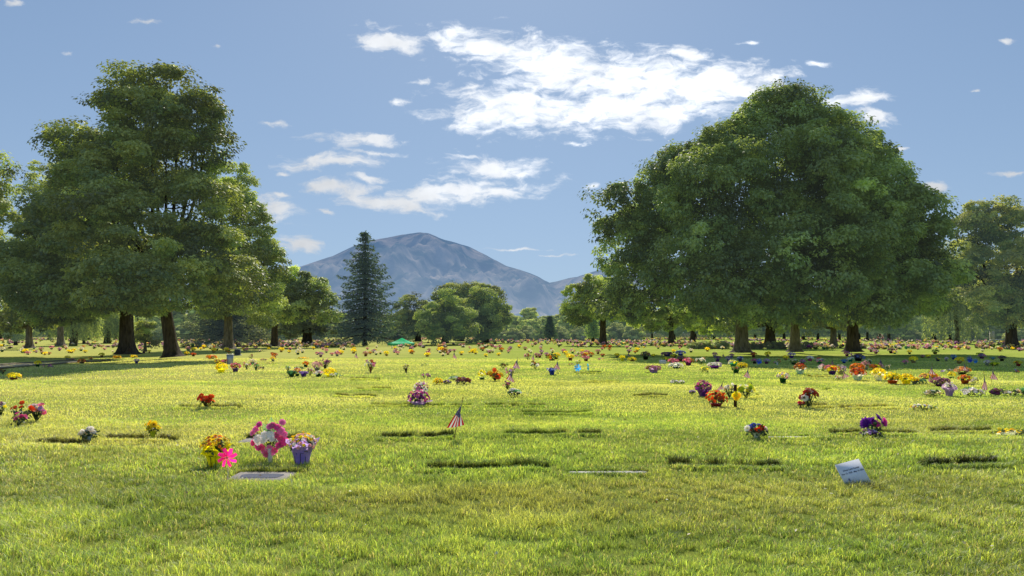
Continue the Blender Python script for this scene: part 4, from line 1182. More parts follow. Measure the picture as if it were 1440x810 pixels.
# pink peony ring on a white vase
x, d, z = gp(380, 650); k = d / F
root = empty('peony_bouquet', (x, d, z)); tag(root, 'ring of pink peonies round white blossoms on a tall white vase', 'bouquet'); HOLES.append((x, d, 0.06))
g = G(); lathe(g, [(0.001, -0.02), (0.032, -0.02), (0.030, 0.01), (0.038, 0.17), (0.045, 0.185), (0.036, 0.185), (0.030, 0.02), (0.001, 0.02)], 22, pc((225, 225, 220))); g.build('vase', M_POT, root, smooth=False)
ring = [(0, 0), (-24, -6), (-14, -19), (3, -10), (14, -14), (23, -5), (24, 8), (9, 15), (-2, 24), (-16, 14), (-20, 6), (17, -24), (5, 21)]
cen = (378, 615)
g1 = G(); g2 = G(); g3 = G()
for (cx_, cy_) in [(-23, -6), (-13, -18), (2, -15), (12, -14), (22, -4), (23, 6), (14, 11), (5, 21), (-3, 24), (-14, 13), (-22, 8), (19, -21), (-6, 20), (10, -3), (17, 2), (-18, -11), (6, -17), (17, -9), (18, 10), (-19, 3), (2, 15), (-9, 14), (9, 18)]:
    p = np.array([[(cen[0] + cx_ - 380) * k, -0.02 + 0.0008 * abs(cx_), (650 - cen[1] - cy_) * k]])
    nr = unit(np.array([[cx_ * 0.03, -1.0, 0.25 - cy_ * 0.02]]))
    blossoms(g1, p, nr, ['magenta', 'pink', (245, 150, 205)], 0.054, FL_PEONY, 'blush', 0.12)
    blossoms(g1, p + [[0, 0.02, 0]], unit(-nr + [[0, 0, 1.2]]), ['magenta'], 0.04, FL_PEONY, 'hot', 0.10)
    tube(g3, [(0, 0, 0.15), tuple(p[0] * 0.8), tuple(p[0])], [0.004] * 3, 5, GREEN1)
for (cx_, cy_) in [(-13, 1), (-3, -4), (5, -4), (-12, 6), (7, 1), (-5, 3)]:
    p = np.array([[(cen[0] + cx_ - 380) * k, -0.075, (650 - cen[1] - cy_) * k]])
    blossoms(g2, p, np.array([[cx_ * 0.02, -1.0, 0.3]]), ['white'], 0.056, FL_PEONY, 'white', 0.03)
foliage(g3, 90, 0.26, 0.26, 0.20, 0.05); g3.v[-1] = g3.v[-1] + np.array([0, 0.07, 0])
g3.build('foliage', M_STEM, root); g1.build('pink_blossoms', M_PETAL, root); g2.build('white_blossoms', M_PETAL, root)
M_TINSEL = leafy('sheer_leaf_material', 0.5, 0.1, 0.4)
nt = M_TINSEL.node_tree; out = [n for n in nt.nodes if n.type == 'OUTPUT_MATERIAL'][0]; src = out.inputs[0].links[0].from_socket
tr = nt.nodes.new('ShaderNodeBsdfTransparent'); mxs = nt.nodes.new('ShaderNodeMixShader'); mxs.inputs[0].default_value = 0.42
nt.links.new(tr.outputs[0], mxs.inputs[1]); nt.links.new(src, mxs.inputs[2]); nt.links.new(mxs.outputs[0], out.inputs[0])
g = G()
for (bx, bz, ang, L_) in ((0.0, 0.36, 0.0, 0.24), (0.02, 0.34, 0.55, 0.22), (-0.02, 0.34, -0.5, 0.20), (0.05, 0.30, 1.1, 0.22)):
    t_ = np.array([math.sin(ang), 0, math.cos(ang)]); s_ = np.array([math.cos(ang), 0, -math.sin(ang)])
    b_ = np.array([bx, 0.04, bz]); V = [b_, b_ + t_ * L_ * 0.35 + s_ * 0.055, b_ + t_ * L_ * 0.7 + s_ * 0.04, b_ + t_ * L_, b_ + t_ * L_ * 0.7 - s_ * 0.04, b_ + t_ * L_ * 0.35 - s_ * 0.055]
    g.add(V, [(0, 1, 2, 3, 4, 5)], lin((120, 205, 180)))
g.build('sheer_leaf', M_TINSEL, root)
g = G(); tube(g, [(0, 0.035, 0.3), (0, 0.035, 0.59)], [0.002, 0.001], 4, lin((60, 120, 100))); g.build('leaf_rib', M_STEM, root)


# pinwheels
def pinwheel(px, py, hx, hy, rpx, col, label, n=8, facing=(0.15, -1, 0.1), group=None):
    x, d, z = gp(px, py); k = d / F
    root = empty('pinwheel', (x, d, z)); tag(root, label, 'pinwheel', group)
    hub = np.array([(hx - px) * k, -0.02, (py - hy) * k]); r = rpx * k
    g = G(); tube(g, [(0, 0, -0.05), (hub[0], 0.0, hub[2])], [0.004, 0.004], 6, lin((215, 205, 195))); g.build('stick', M_PLASTIC, root)
    g = G(); M = frames(np.array([facing], float), np.array([[1.0, 0, 0.2]]))[0]
    for q in range(n):
        a = 2 * math.pi * q / n
        def P(rad, an, zz): return M @ (np.array([math.cos(an) * rad, math.sin(an) * rad, zz]) * r) + hub
        V = [P(0.08, a, 0.1), P(0.55, a - 0.28, 0.05), P(1.0, a + 0.05, 0.0), P(0.95, a + 0.35, 0.22), P(0.5, a + 0.42, 0.42), P(0.15, a + 0.3, 0.3)]
        sh = 0.75 + 0.5 * (q % 2)
        g.add(V, [(0, 1, 2, 3), (0, 3, 4, 5)], pc(col) * sh)
    g.build('vane_wheel', M_FOIL, root)
    g = G(); lathe(g, [(0.001, -0.01), (0.012, 0.0), (0.001, 0.012)], 8, pc(col) * 0.5, centre=tuple(hub + [0, -0.02, 0])); g.build('hub', M_PLASTIC, root)


pinwheel(320, 682, 321, 643, 14, (255, 40, 160), 'hot pink pinwheel on a pale stick beside the yellow-wrapped pot')
pinwheel(814, 529, 812, 517, 5.5, (50, 150, 235), 'bright blue pinwheel on a thin stick in the centre lawn')
pinwheel(826, 522, 826, 516, 5, (40, 170, 215), 'turquoise pinwheel seen edge-on right of the bright blue one', facing=(1, -0.22, 0.1))
pinwheel(1387 - 24, 513, 1363, 505, 5, (60, 80, 210), 'blue and white pinwheel in the tree shade on the right')
pinwheel(1371, 514, 1371, 507, 4, (40, 130, 210), 'small teal-blue pinwheel right of the blue and white one in the shade')
pinwheel(1067, 514, 1067, 508, 4.5, (50, 90, 220), 'blue pinwheel in the shade below the middle right-hand trunk')

# white plaque
x, d, z = gp(1193, 686)
root = empty('plaque', (x, d, z)); tag(root, 'small white printed plaque leaning askew in the grass at lower right', 'plaque')
e1 = np.array((0.290, 0.075, 0.055)); e2 = np.array((-0.085, 0.11, 0.235)); nn = np.cross(e1, e2); nn /= np.linalg.norm(nn)
if nn[1] > 0: nn = -nn
g = G(); o0 = np.array((-0.01, 0, -0.01)); b0 = -nn * 0.006
V = [o0, o0 + e1, o0 + e1 + e2, o0 + e2]; V += [v + b0 for v in V]
g.add(V, [(0, 1, 2, 3), (7, 6, 5, 4), (0, 4, 5, 1), (1, 5, 6, 2), (2, 6, 7, 3), (3, 7, 4, 0)], lin((246, 247, 252)))
g.build('plate', M_PLASTIC, root)
ux = e1 / np.linalg.norm(e1); uy = np.cross(nn, ux); uy = uy / np.linalg.norm(uy)
if uy[2] < 0: uy = -uy


def text_on(body, size, fx, fy, nm):
    cu = bpy.data.curves.new(nm, 'FONT'); cu.body = body; cu.size = size; cu.align_x = 'CENTER'; cu.offset = 0.0006
    t = bpy.data.objects.new(nm, cu); COL.objects.link(t)
    me = bpy.data.meshes.new_from_object(t); bpy.data.objects.remove(t)
    a = me.color_attributes.new('Col', 'FLOAT_COLOR', 'POINT')
    a.data.foreach_set('color', np.tile([0.09, 0.10, 0.14, 1], len(me.vertices)).astype(np.float32))
    me.materials.append(M_INK)
    o = bpy.data.objects.new(nm, me); COL.objects.link(o)
    from mathutils import Matrix
    org = o0 + e1 * fx + e2 * fy + nn * 0.0015
    o.matrix_world = Matrix(((ux[0], uy[0], nn[0], org[0]), (ux[1], uy[1], nn[1], org[1]), (ux[2], uy[2], nn[2], org[2]), (0, 0, 0, 1)))
    o.parent = root
    return o


text_on('Diane Lund Conder', 0.026, 0.52, 0.66, 'inscription')
text_on('Nov 13, 1930 - May 16, 2016', 0.024, 0.52, 0.53, 'inscription')
g = G()
cc = o0 + e1 * 0.24 + e2 * 0.30 + nn * 0.002
aa = np.linspace(0, 2 * math.pi, 14, endpoint=False)
g.add([cc + ux * 0.012 * math.cos(q) + uy * 0.017 * math.sin(q) for q in aa], [list(range(14))], (0.16, 0.18, 0.30)); g.build('printed_mark', M_INK, root)

# --- the hand-placed flowers. left foreground
bouquet(25, 600, 27, 20, ['pink', 'magenta', 'pink'], 'two big pink blossoms low in the far left foreground cluster', n=6, size=0.27, centre='magenta')
bouquet(30, 596, 34, 32, ['orange', 'orange', 'yellow'], 'loose bouquet of orange lilies standing at the far left', n=7, size=0.20, tall=0.6, centre='orange')
bouquet(51, 594, 28, 27, ['blush', 'white', 'pink', 'violet', 'lilac'], 'mixed pink, white and violet bouquet at the right end of the far left cluster', n=24, size=0.22)
bouquet(1, 586, 16, 22, ['white', 'white', 'yellow', 'plum'], 'white and plum bouquet cut by the left edge of the picture', n=12, size=0.26)
bouquet(124, 622, 33, 22, ['white', 'cream', 'white'], 'drooping white flowers in a pale blue vase in the left foreground', vase=(150, 175, 215), n=15, size=0.22, centre='cream')
bouquet(215, 618, 24, 29, ['yellow', 'gold'], 'yellow flowers in lime wrap standing by a sunken marker', vase=(200, 205, 40), n=11, size=0.34, centre='brown')
bouquet(290, 574, 27, 19, ['red', 'red', 'yellow', 'orange'], 'small bouquet of red and yellow flowers on the left lawn', n=18, size=0.24)
# centre
potted(589, 571, 31, 23, ['mauve', 'plum', 'magenta'], 'white', 'broad purple mums in white paper, front pot of the pair', wrap='lilac', potfrac=0.22, centre='mauve')
potted(592, 557, 21, 22, ['mauve', 'mauve', 'white'], 'white', 'pink mums topped with white behind the purple mums', wrap='white', potfrac=0.25, centre='white')
bouquet(571, 524, 11, 13, ['plum', 'brown', 'lilac'], 'small dark vase with dull purple flowers alone on the lawn', vase='black')
spray(597, 514, 10, 4, ['ltgreen', 'cream', 'gold'], 'tiny pale green and yellow patch far back in the open lawn')
spray(599, 532, 15, 7, ['dusty', 'mauve', 'blush'], 'low dusty pink flowers above the yellow clump')
potted(616, 541, 15, 10, ['yellow', 'gold'], 'yellow', 'low round clump of yellow mums left of dried pink flowers', potfrac=0.12)
spray(629, 541, 11, 7, ['lilac', 'dusty', 'plum'], 'small violet-grey spray touching the yellow clump')
spray(638, 536, 14, 8, ['white', 'ltgreen', 'white'], 'white and green spray above the violet-grey one')
spray(650, 541, 23, 11, ['rust', 'dusty', 'brown', 'dusty'], 'wide clump of dried brown-pink flowers', n=34)
potted(678, 534, 13, 16, ['yellow', 'yellow', 'white'], 'dkgreen', 'dark leafy pot with yellow and white flowers left of the orange sunflowers', potfrac=0.2)
bouquet(696, 536, 24, 18, ['orange', 'orange', 'gold', 'rust'], 'cluster of big orange sunflowers with a magenta centre', n=20, size=0.28, tall=0.35, centre='brown')
bouquet(719, 532, 18, 17, ['lilac', 'blush', 'yellow', 'mauve'], 'pink, lilac and yellow bouquet behind the hanging flag')
bouquet(714, 548, 14, 13, ['pink', 'mauve', 'plum'], 'loose pink blossoms on stems left of the white and green foliage', n=8)
spray(724, 558, 17, 12, ['white', 'ltgreen', 'white', 'jade'], 'white and mint foliage spray lying below the orange sunflowers')
bouquet(707, 519, 16, 8, ['crimson', 'brown', 'green'], 'low dark red buds and leaves left of the pale backlit flag', n=6)
bouquet(753, 519, 18, 11, ['crimson', 'crimson', 'green', 'white'], 'dark red rose buds in leaves far back in the centre', n=8)
potted(776, 527, 14, 10, ['navy', 'violet', 'white'], 'navy', 'navy blue wrapped basket in front of a small flag', wrap='blue', potfrac=0.6)
bouquet(813, 514, 11, 9, ['white', 'cream', 'peach'], 'small white lilies just above the bright blue pinwheel', n=6)
spray(803, 514, 9, 4, ['yellow', 'dusty'], 'tiny yellow and dusty patch left of the white lilies')
bouquet(742, 506, 13, 9, ['blush', 'dusty', 'crimson'], 'dusky bouquet left of the tiny pale flag')
potted(759, 503, 8, 6, ['dusty', 'mauve'], 'brown', 'small dusty mauve pot right of the tiny pale flag')
potted(776, 507, 16, 10, ['yellow', 'brown', 'green', 'orange'], 'dkgreen', 'dark leafy pot with rusty flowers in front of the yellow mums', potfrac=0.2)
potted(782, 505, 12, 9, ['yellow', 'gold'], 'black', 'yellow mums rising behind the rusty pot')
bouquet(624, 500, 12, 12, ['red', 'rust', 'crimson'], 'rusty red round bush of flowers right of the canopy', n=20)
potted(802, 507, 11, 9, ['yellow', 'gold'], 'brown', 'round yellow mums standing alone in mid lawn, left of the pink mums')
potted(824, 508, 11, 8, ['dusty', 'mauve', 'pink'], 'brown', 'mauve mums in mid lawn left of the tree shade')
spray(811, 503, 16, 4, ['mauve', 'crimson', 'blush'], 'thin line of pink and crimson blossoms behind the mauve mums')
spray(845, 507, 10, 4, ['violet', 'pink'], 'low violet and pink patch at the left tip of the tree shade')
potted(875, 508, 9, 9, ['yellow', 'yellow'], 'yellow', 'upright yellow flowers at the left end of the tree shade')
potted(889, 508, 13, 6, ['yellow', 'gold'], 'brown', 'low wide yellow mums at the left end of the tree shade', potfrac=0.2)
bouquet(521, 524, 17, 19, ['crimson', 'mauve', 'white', 'dusty'], 'tall brown vase of pink, white and crimson flowers alone in the lawn', vase='brown', n=18)
bouquet(457, 520, 17, 17, ['plum', 'mauve', 'dusty'], 'dark vase of dusky purple flowers with a twig', vase='black', n=16)
potted(446, 521, 15, 14, ['mauve', 'blush', 'dusty'], 'grey', 'pale pink mums in the middle of the flower cluster left of the spruce', potfrac=0.3)
potted(448, 530, 14, 9, ['white', 'blush'], 'dkgreen', 'white flowers in a green pot in front of the pale pink mums', potfrac=0.4)
potted(464, 530, 18, 13, ['yellow', 'yellow', 'gold'], 'yellow', 'bright yellow mums at the right end of the flower cluster left of the spruce', wrap='yellow', potfrac=0.3)
spray(472, 531, 19, 7, ['white', 'ltgreen', 'white'], 'white spray spread in front of the bright yellow mums')
bouquet(405, 523, 9, 9, ['white', 'ltgreen'], 'pale leafy bouquet at the left end of the flower cluster')
potted(410, 530, 14, 9, ['jade', 'dkgreen'], 'dkgreen', 'green foil basket at the left end of the flower cluster', wrap='dkgreen', potfrac=0.6)
potted(418, 529, 11, 12, ['orange', 'rust', 'peach'], 'dkgreen', 'rusty orange flowers between green and purple baskets', potfrac=0.3)
potted(427, 530, 13, 8, ['violet', 'lilac'], 'violet', 'violet foil basket in the middle of the flower cluster', wrap='violet', potfrac=0.6)
spray(421, 521, 14, 6, ['green', 'green', 'white'], 'low dark green plant behind the rusty orange flowers')
bouquet(436, 529, 13, 12, ['blush', 'white', 'dusty'], 'blush and white bouquet right of the violet basket')
potted(430, 516, 10, 8, ['orange', 'yellow', 'red'], 'dkgreen', 'orange and yellow flowers in a small green pot behind the cluster')
spray(426, 506, 20, 4, ['yellow', 'gold', 'dusty'], 'thin row of yellow and pink mums behind the cluster left of the spruce')
potted(311, 524, 17, 15, ['yellow', 'yellow', 'gold'], 'yellow', 'bright yellow mums in a yellow pot right of the leaning trunk', wrap='yellow', potfrac=0.3)
potted(331, 523, 15, 13, ['crimson', 'magenta', 'pink'], 'violet', 'crimson pink mums in a violet pot beside the ribbed bin', potfrac=0.4)
bouquet(347, 520, 12, 11, ['red', 'white', 'pink'], 'red and white bouquet right of the violet pot')
bouquet(360, 521, 12, 12, ['white', 'jade', 'crimson', 'red'], 'white and red flowers in green foil right of the ribbed bin', vase='dkgreen')
spray(367, 520, 10, 5, ['crimson', 'green'], 'low dark leafy spray with red buds beside the green foil')
potted(306, 512, 9, 7, ['yellow', 'gold', 'crimson'], 'brown', 'small yellow and red mums behind the bright yellow pot')
potted(315, 512, 10, 7, ['crimson', 'pink'], 'plum', 'small deep pink mums left of the ribbed bin')
potted(355, 512, 11, 7, ['white', 'cream'], 'grey', 'low white mums behind the red and white bouquet')
bouquet(354, 507, 9, 10, ['dusty', 'rust'], 'thin twiggy dark bouquet behind the low white mums', n=6)
spray(371, 508, 9, 4, ['magenta', 'plum'], 'low purple-pink patch in the shade right of the white mums')
potted(384, 508, 8, 7, ['yellow', 'peach'], 'grey', 'pale yellow flowers right of the purple-pink patch')
potted(386, 503, 9, 7, ['rust', 'orange', 'pink'], 'dusty', 'stacked salmon pink mums above the pale yellow flowers')
spray(379, 512, 11, 3, ['cream', 'yellow'], 'thin cream and yellow spray on the sunny grass')
potted(297, 505, 15, 6, ['yellow', 'orange', 'peach'], 'brown', 'wide low yellow and orange mums near the leaning trunk', potfrac=0.2)
potted(272, 501, 8, 5, ['red', 'orange'], 'brown', 'small red-orange mums just right of the leaning trunk')
# left shade
potted(19, 534, 18, 10, ['yellow', 'yellow', 'gold'], 'brown', 'wide yellow mums at the edge of the tree shade, far left', potfrac=0.3)
bouquet(4, 527, 12, 9, ['plum', 'dusty', 'brown'], 'dark plum flowers in the shade at the far left edge')
potted(53, 516, 10, 9, ['yellow', 'gold'], 'dkgreen', 'yellow mums in a dark pot by the drive')
spray(68, 517, 15, 4, ['plum', 'magenta', 'violet'], 'low purple spray in the shade beside the drive')
potted(95, 506, 8, 6, ['yellow', 'cream'], 'grey', 'small pale yellow mums under the left tree beyond the drive')
spray(102, 507, 9, 3, ['magenta', 'pink'], 'low pink patch right of the pale yellow mums beyond the drive')
potted(115, 511, 12, 6, ['crimson', 'brown'], 'black', 'wide dark red mums in the left tree shade', potfrac=0.3)
potted(128, 506, 7, 4, ['orange', 'peach', 'yellow'], 'grey', 'bright peach and yellow mums in the left tree shade')
potted(192, 511, 8, 7, ['lilac', 'white'], 'violet', 'pale lilac flowers between the two big left-hand trunks')
potted(165, 504, 11, 4, ['amber', 'gold'], 'brown', 'low dull yellow mums at the foot of the stout left-hand trunk', potfrac=0.2)
potted(188, 503, 9, 4, ['yellow', 'gold'], 'brown', 'low yellow mums right of the stout left-hand trunk', potfrac=0.2)
potted(143, 502, 8, 6, ['yellow', 'lime'], 'brown', 'yellow-green mums left of the stout left-hand trunk')
potted(210, 496, 5, 4, ['yellow'], 'brown', 'small bright yellow mums near the slender young tree')
# right of centre
potted(919, 524, 22, 10, ['dusty', 'mauve', 'brown'], 'lilac', 'long lilac basket of dried mauve flowers on the open lawn', wrap='lilac', potfrac=0.5, name='flower_basket')
potted(947, 513, 16, 9, ['magenta', 'crimson', 'pink'], 'plum', 'deep pink mums behind a low white clump')
potted(951, 518, 21, 8, ['white', 'white', 'cream'], 'dkgreen', 'wide low white mums in front of the deep pink ones', potfrac=0.25)
potted(968, 514, 16, 11, ['magenta', 'crimson', 'yellow'], 'plum', 'pink and yellow mums in a plum pot right of the white clump')
bouquet(986, 513, 17, 11, ['white', 'white', 'peach'], 'white blossoms on stems in front of the tree shade')
potted(1005, 518, 20, 9, ['white', 'white', 'lilac'], 'purple', 'white flowers ringed by purple foil in front of the tree shade', wrap='purple', potfrac=0.3)
spray(991, 524, 13, 9, ['yellow', 'yellow', 'lime'], 'bright yellow blossoms low on the lawn below the purple-ringed white flowers', n=16)
potted(1031, 515, 14, 9, ['yellow', 'white'], 'jade', 'yellow and white flowers with green foil left of the yellow mound', wrap='jade', potfrac=0.4)
potted(1044, 517, 14, 7, ['yellow', 'gold'], 'brown', 'mound of golden mums just above the lone striped flag', potfrac=0.2)
potted(1035, 525, 15, 9, ['dkgreen', 'red', 'green'], 'dkgreen', 'dark green basket with a few red flowers left of the lone striped flag', potfrac=0.6, name='flower_basket')
potted(1101, 539, 17, 16, ['mauve', 'blush', 'white', 'yellow'], 'dkgreen', 'green pot of pink and white mums alone on the right-centre lawn', potfrac=0.45)
spray(953, 541, 21, 7, ['white', 'white', 'green'], 'white flowers with trailing leaves lying on the centre-right lawn')
potted(989, 557, 24, 23, ['mauve', 'magenta', 'plum'], 'plum', 'tall mauve flowers in a purple basket behind the orange mums', wrap='purple', potfrac=0.35)
spray(974, 554, 9, 6, ['white', 'lilac'], 'small white puff at the left of the purple basket')
potted(1007, 572, 30, 24, ['orange', 'orange', 'amber', 'rust'], 'crimson', 'round mass of orange mums beside the wooden post', potfrac=0.2, centre='orange')
bouquet(1026, 560, 20, 22, ['white', 'white', 'cream'], 'white blossoms left of the wooden post top', n=16)
bouquet(1050, 560, 24, 20, ['lime', 'yellow', 'white', 'lime'], 'pale yellow lilies and white roses right of the wooden post', n=14, size=0.30)
bouquet(1137, 573, 31, 28, ['white', 'white', 'crimson', 'red'], 'tall bouquet of white and red flowers on the right lawn', n=16, size=0.26, tall=0.5)
spray(1127, 573, 13, 9, ['red', 'crimson', 'hot'], 'bright red blossoms lying at the foot of the tall red and white bouquet', n=9, size=0.3)
root_ = bouquet(1064, 617, 34, 21, ['red', 'red', 'blue', 'white', 'white'], 'red, white and blue bouquet in a short white vase', vase='white', n=24, size=0.22)
bouquet(1228, 614, 34, 28, ['purple', 'magenta', 'purple'], 'large bright purple blossoms over small white flowers on the right', n=9, size=0.36, tall=0.6, centre='purple')
spray(1225, 616, 28, 12, ['white', 'lilac', 'plum'], 'small white and lilac flowers under the large purple blossoms', n=24, size=0.10)
spray(1300, 577, 38, 9, ['white', 'ltgreen', 'white', 'cream', 'gold'], 'long pale green and white spray lying on the right lawn', n=30, size=0.09)
spray(1424, 613, 46, 10, ['yellow', 'gold', 'green'], 'bouquet of yellow flowers in clear wrap lying at the right edge', wrap=('white', 1), n=22, size=0.12)
potted(1125, 526, 18, 16, ['red', 'rust', 'crimson'], 'jade', 'rusty red mums in a green pot with white paper, left of the right-hand cluster', wrap='white', potfrac=0.4)
potted(1170, 527, 20, 14, ['mauve', 'pink', 'orange', 'yellow'], 'violet', 'mixed mauve and orange flowers in a violet pot at the left of the right-hand cluster', potfrac=0.4)
spray(1157, 522, 12, 10, ['blush', 'white', 'dusty'], 'loose blush flowers at the very left of the right-hand cluster')
potted(1182, 527, 16, 14, ['grey', 'white', 'lilac'], 'cream', 'grey-white mums in a cream pot behind the leaning flag', potfrac=0.4)
spray(1180, 535, 14, 7, ['white', 'cream'], 'white spray at the foot of the leaning flag')
potted(1206, 535, 22, 18, ['red', 'crimson', 'red'], 'jade', 'deep red mums in a white-wrapped green pot, middle of the right-hand cluster', wrap='white', potfrac=0.42)
potted(1205, 523, 19, 12, ['orange', 'amber', 'rust'], 'brown', 'orange mums directly behind the deep red ones', potfrac=0.3)
potted(1217, 520, 13, 13, ['blush', 'dusty', 'mauve'], 'grey', 'blush pink mums behind the deep red ones', potfrac=0.3)
bouquet(1224, 512, 8, 9, ['cream', 'yellow', 'white'], 'cream blossoms sticking up behind the blush mums')
potted(1235, 535, 20, 18, ['yellow', 'yellow', 'gold'], 'cream', 'yellow mums in a cream pot with white paper right of the red mums', wrap='white', potfrac=0.42)
potted(1231, 520, 15, 8, ['amber', 'orange', 'yellow'], 'brown', 'amber mums behind the cream-potted yellow ones', potfrac=0.3)
bouquet(1248, 521, 9, 10, ['white', 'cream', 'green'], 'white flowers right of the pale flag above the yellow pots')
potted(1255, 540, 24, 17, ['yellow', 'yellow', 'gold'], 'orange', 'widest yellow mums in an orange-yellow pot on the right', potfrac=0.3)
potted(1274, 540, 20, 15, ['yellow', 'gold'], 'gold', 'yellow mums in a golden pot right of the widest ones', wrap='yellow', potfrac=0.4)
potted(1286, 540, 13, 10, ['yellow', 'gold'], 'steel', 'small golden mums in a steel-blue pot at the end of the yellow row', potfrac=0.4)
spray(1296, 540, 15, 8, ['ltgreen', 'jade', 'ltgreen'], 'pale green foil-wrapped spray right of the yellow row')
potted(1301, 533, 16, 8, ['peach', 'rust', 'yellow'], 'brown', 'dull peach mums behind the pale green foil', potfrac=0.2)
potted(1314, 533, 13, 8, ['amber', 'yellow', 'orange'], 'brown', 'amber mums behind the pinkish mums', potfrac=0.3)
potted(1323, 543, 25, 13, ['mauve', 'plum', 'dusty'], 'plum', 'wide pinkish mauve mums left of the violet pot', potfrac=0.2)
potted(1326, 543, 10, 9, ['yellow', 'yellow'], 'dkgreen', 'small yellow flowers overlapping the mauve mums', potfrac=0.2)
potted(1335, 557, 18, 20, ['white', 'white', 'lilac'], 'plum', 'white mums in a violet pot with white paper on the near right', wrap='lilac', potfrac=0.45)
spray(1311, 558, 25, 10, ['white', 'cream', 'green'], 'low white and green flowers left of the violet pot', n=30)
spray(1367, 557, 32, 11, ['white', 'white', 'white'], 'white fluffy spray left of the long hanging flag', n=40, size=0.10)
spray(1362, 550, 16, 6, ['ltgreen', 'jade'], 'pale green wrap showing behind the white fluffy spray')
potted(1353, 526, 20, 11, ['peach', 'tan', 'amber'], 'dkgreen', 'peach mums in leaves in front of the half-hidden flag', potfrac=0.25)
potted(1338, 532, 11, 10, ['yellow', 'gold'], 'dkgreen', 'yellow mums left of the peach ones', potfrac=0.2)
spray(1333, 525, 15, 7, ['lilac', 'white', 'steel'], 'pale bluish spray left of the peach mums')
potted(1357, 540, 19, 13, ['amber', 'yellow', 'orange'], 'terracotta', 'amber mums in a terracotta pot right of the violet pot', potfrac=0.42)
spray(1371, 539, 15, 8, ['white', 'green', 'cream'], 'whitish leafy spray right of the terracotta pot')
spray(1428, 525, 8, 6, ['red', 'red', 'blue'], 'small red and blue bundle alone near the right edge', n=8, size=0.3)
spray(1402, 556, 19, 10, ['plum', 'brown', 'mauve'], 'brown and plum flowers in purple paper near the right edge', wrap=('plum', 1))
spray(1425, 557, 24, 10, ['white', 'grey', 'cream', 'green'], 'grey-white flower spray at the right edge', n=30)
spray(1441, 556, 9, 11, ['jade', 'ltgreen'], 'mint green bundle cut by the right edge')
# in the right-hand shade
SH = [(908, 506, 14, 12, ['plum', 'navy', 'brown'], 'black', 'dark plum pot at the left end of the right-hand shade'),
      (938, 501, 17, 6, ['violet', 'plum'], 'violet', 'low violet flowers deep in the shade left of the pale trunk'),
      (957, 500, 15, 7, ['sky', 'blue'], 'blue', 'bright blue flowers deep in the shade left of the pale trunk'),
      (936, 508, 9, 6, ['gold', 'lime'], 'dkgreen', 'dull yellow mums in the shade near the blue flowers'),
      (958, 508, 12, 7, ['crimson', 'plum'], 'black', 'dark crimson mums in front of the blue flowers'),
      (948, 503, 9, 5, ['gold', 'green'], 'brown', 'low dull gold mums left of the blue flowers'),
      (1009, 509, 10, 9, ['purple', 'plum'], 'purple', 'purple flowers in the shade below the pale trunk'),
      (1025, 509, 10, 9, ['violet', 'lilac'], 'violet', 'violet pot in the shade right of the purple flowers'),
      (1041, 508, 9, 7, ['lilac', 'white', 'blue'], 'violet', 'pale lilac flowers in the shade right of the pale trunk'),
      (1061, 512, 9, 8, ['magenta', 'plum'], 'black', 'magenta flowers in the shade left of the blue pinwheel'),
      (1078, 512, 10, 8, ['grey', 'lilac'], 'plum', 'grey-white flowers in the shade right of the blue pinwheel'),
      (1113, 504, 11, 9, ['white', 'lilac'], 'violet', 'white flowers in a violet pot in the shade by the middle right-hand trunk'),
      (1116, 513, 12, 8, ['cream', 'green', 'white'], 'dkgreen', 'cream flowers in a green pot in the shade above the rusty red mums'),
      (1139, 508, 11, 8, ['white', 'lilac'], 'magenta', 'white flowers in a magenta pot in the deep shade'),
      (1152, 508, 8, 6, ['orange', 'peach'], 'orange', 'salmon orange pot in the deep shade'),
      (1187, 511, 9, 6, ['sky', 'blue'], 'blue', 'sky-blue flowers in the shade behind the right-hand cluster'),
      (1196, 509, 10, 7, ['white', 'jade'], 'teal', 'white and teal flowers in the shade behind the right-hand cluster'),
      (1207, 508, 18, 10, ['navy', 'violet', 'blue'], 'black', 'dark blue and violet flowers behind the right-hand cluster'),
      (1319, 508, 9, 6, ['yellow', 'violet'], 'navy', 'yellow and violet flowers in the right shade'),
      (1331, 508, 6, 6, ['lilac', 'white'], 'grey', 'pale lilac flowers in the right shade'),
      (1341, 506, 8, 8, ['blue', 'sky', 'white'], 'blue', 'blue and white flowers in the right shade left of the pinwheels'),
      (1388, 514, 9, 8, ['white', 'lilac'], 'grey', 'pale flowers in the right shade right of the pinwheels'),
      (1398, 514, 13, 5, ['lime', 'yellow'], 'green', 'low lime-yellow mums at the edge of the right shade'),
      (1409, 508, 10, 8, ['plum', 'navy'], 'black', 'dark plum flowers in the right shade near the edge'),
      (1432, 515, 11, 8, ['gold', 'crimson', 'lime'], 'crimson', 'crimson and yellow flowers in the shade at the right edge'),
      (1396, 506, 8, 4, ['jade', 'sky'], 'teal', 'small teal flowers in the right shade'),
      (1378, 500, 10, 4, ['yellow', 'lime'], 'green', 'low yellow mums at the far edge of the right shade'),
      (1253, 497, 10, 8, ['navy', 'plum'], 'black', 'dark flowers at the upper edge of the shade right of the dark trunk'),
      (1279, 498, 7, 6, ['gold', 'green'], 'black', 'dull gold flowers at the upper edge of the shade'),
      (1315, 498, 10, 7, ['navy', 'green'], 'black', 'dark leafy pot at the upper edge of the right shade')]
for (px, py, w, h, cols, pot, lb) in SH: potted(px, py, w, h, cols, pot, lb)
bouquet(1093, 514, 11, 12, ['red', 'green', 'crimson'], 'single red rose in a white vase in the right-hand shade', vase='white', n=4)

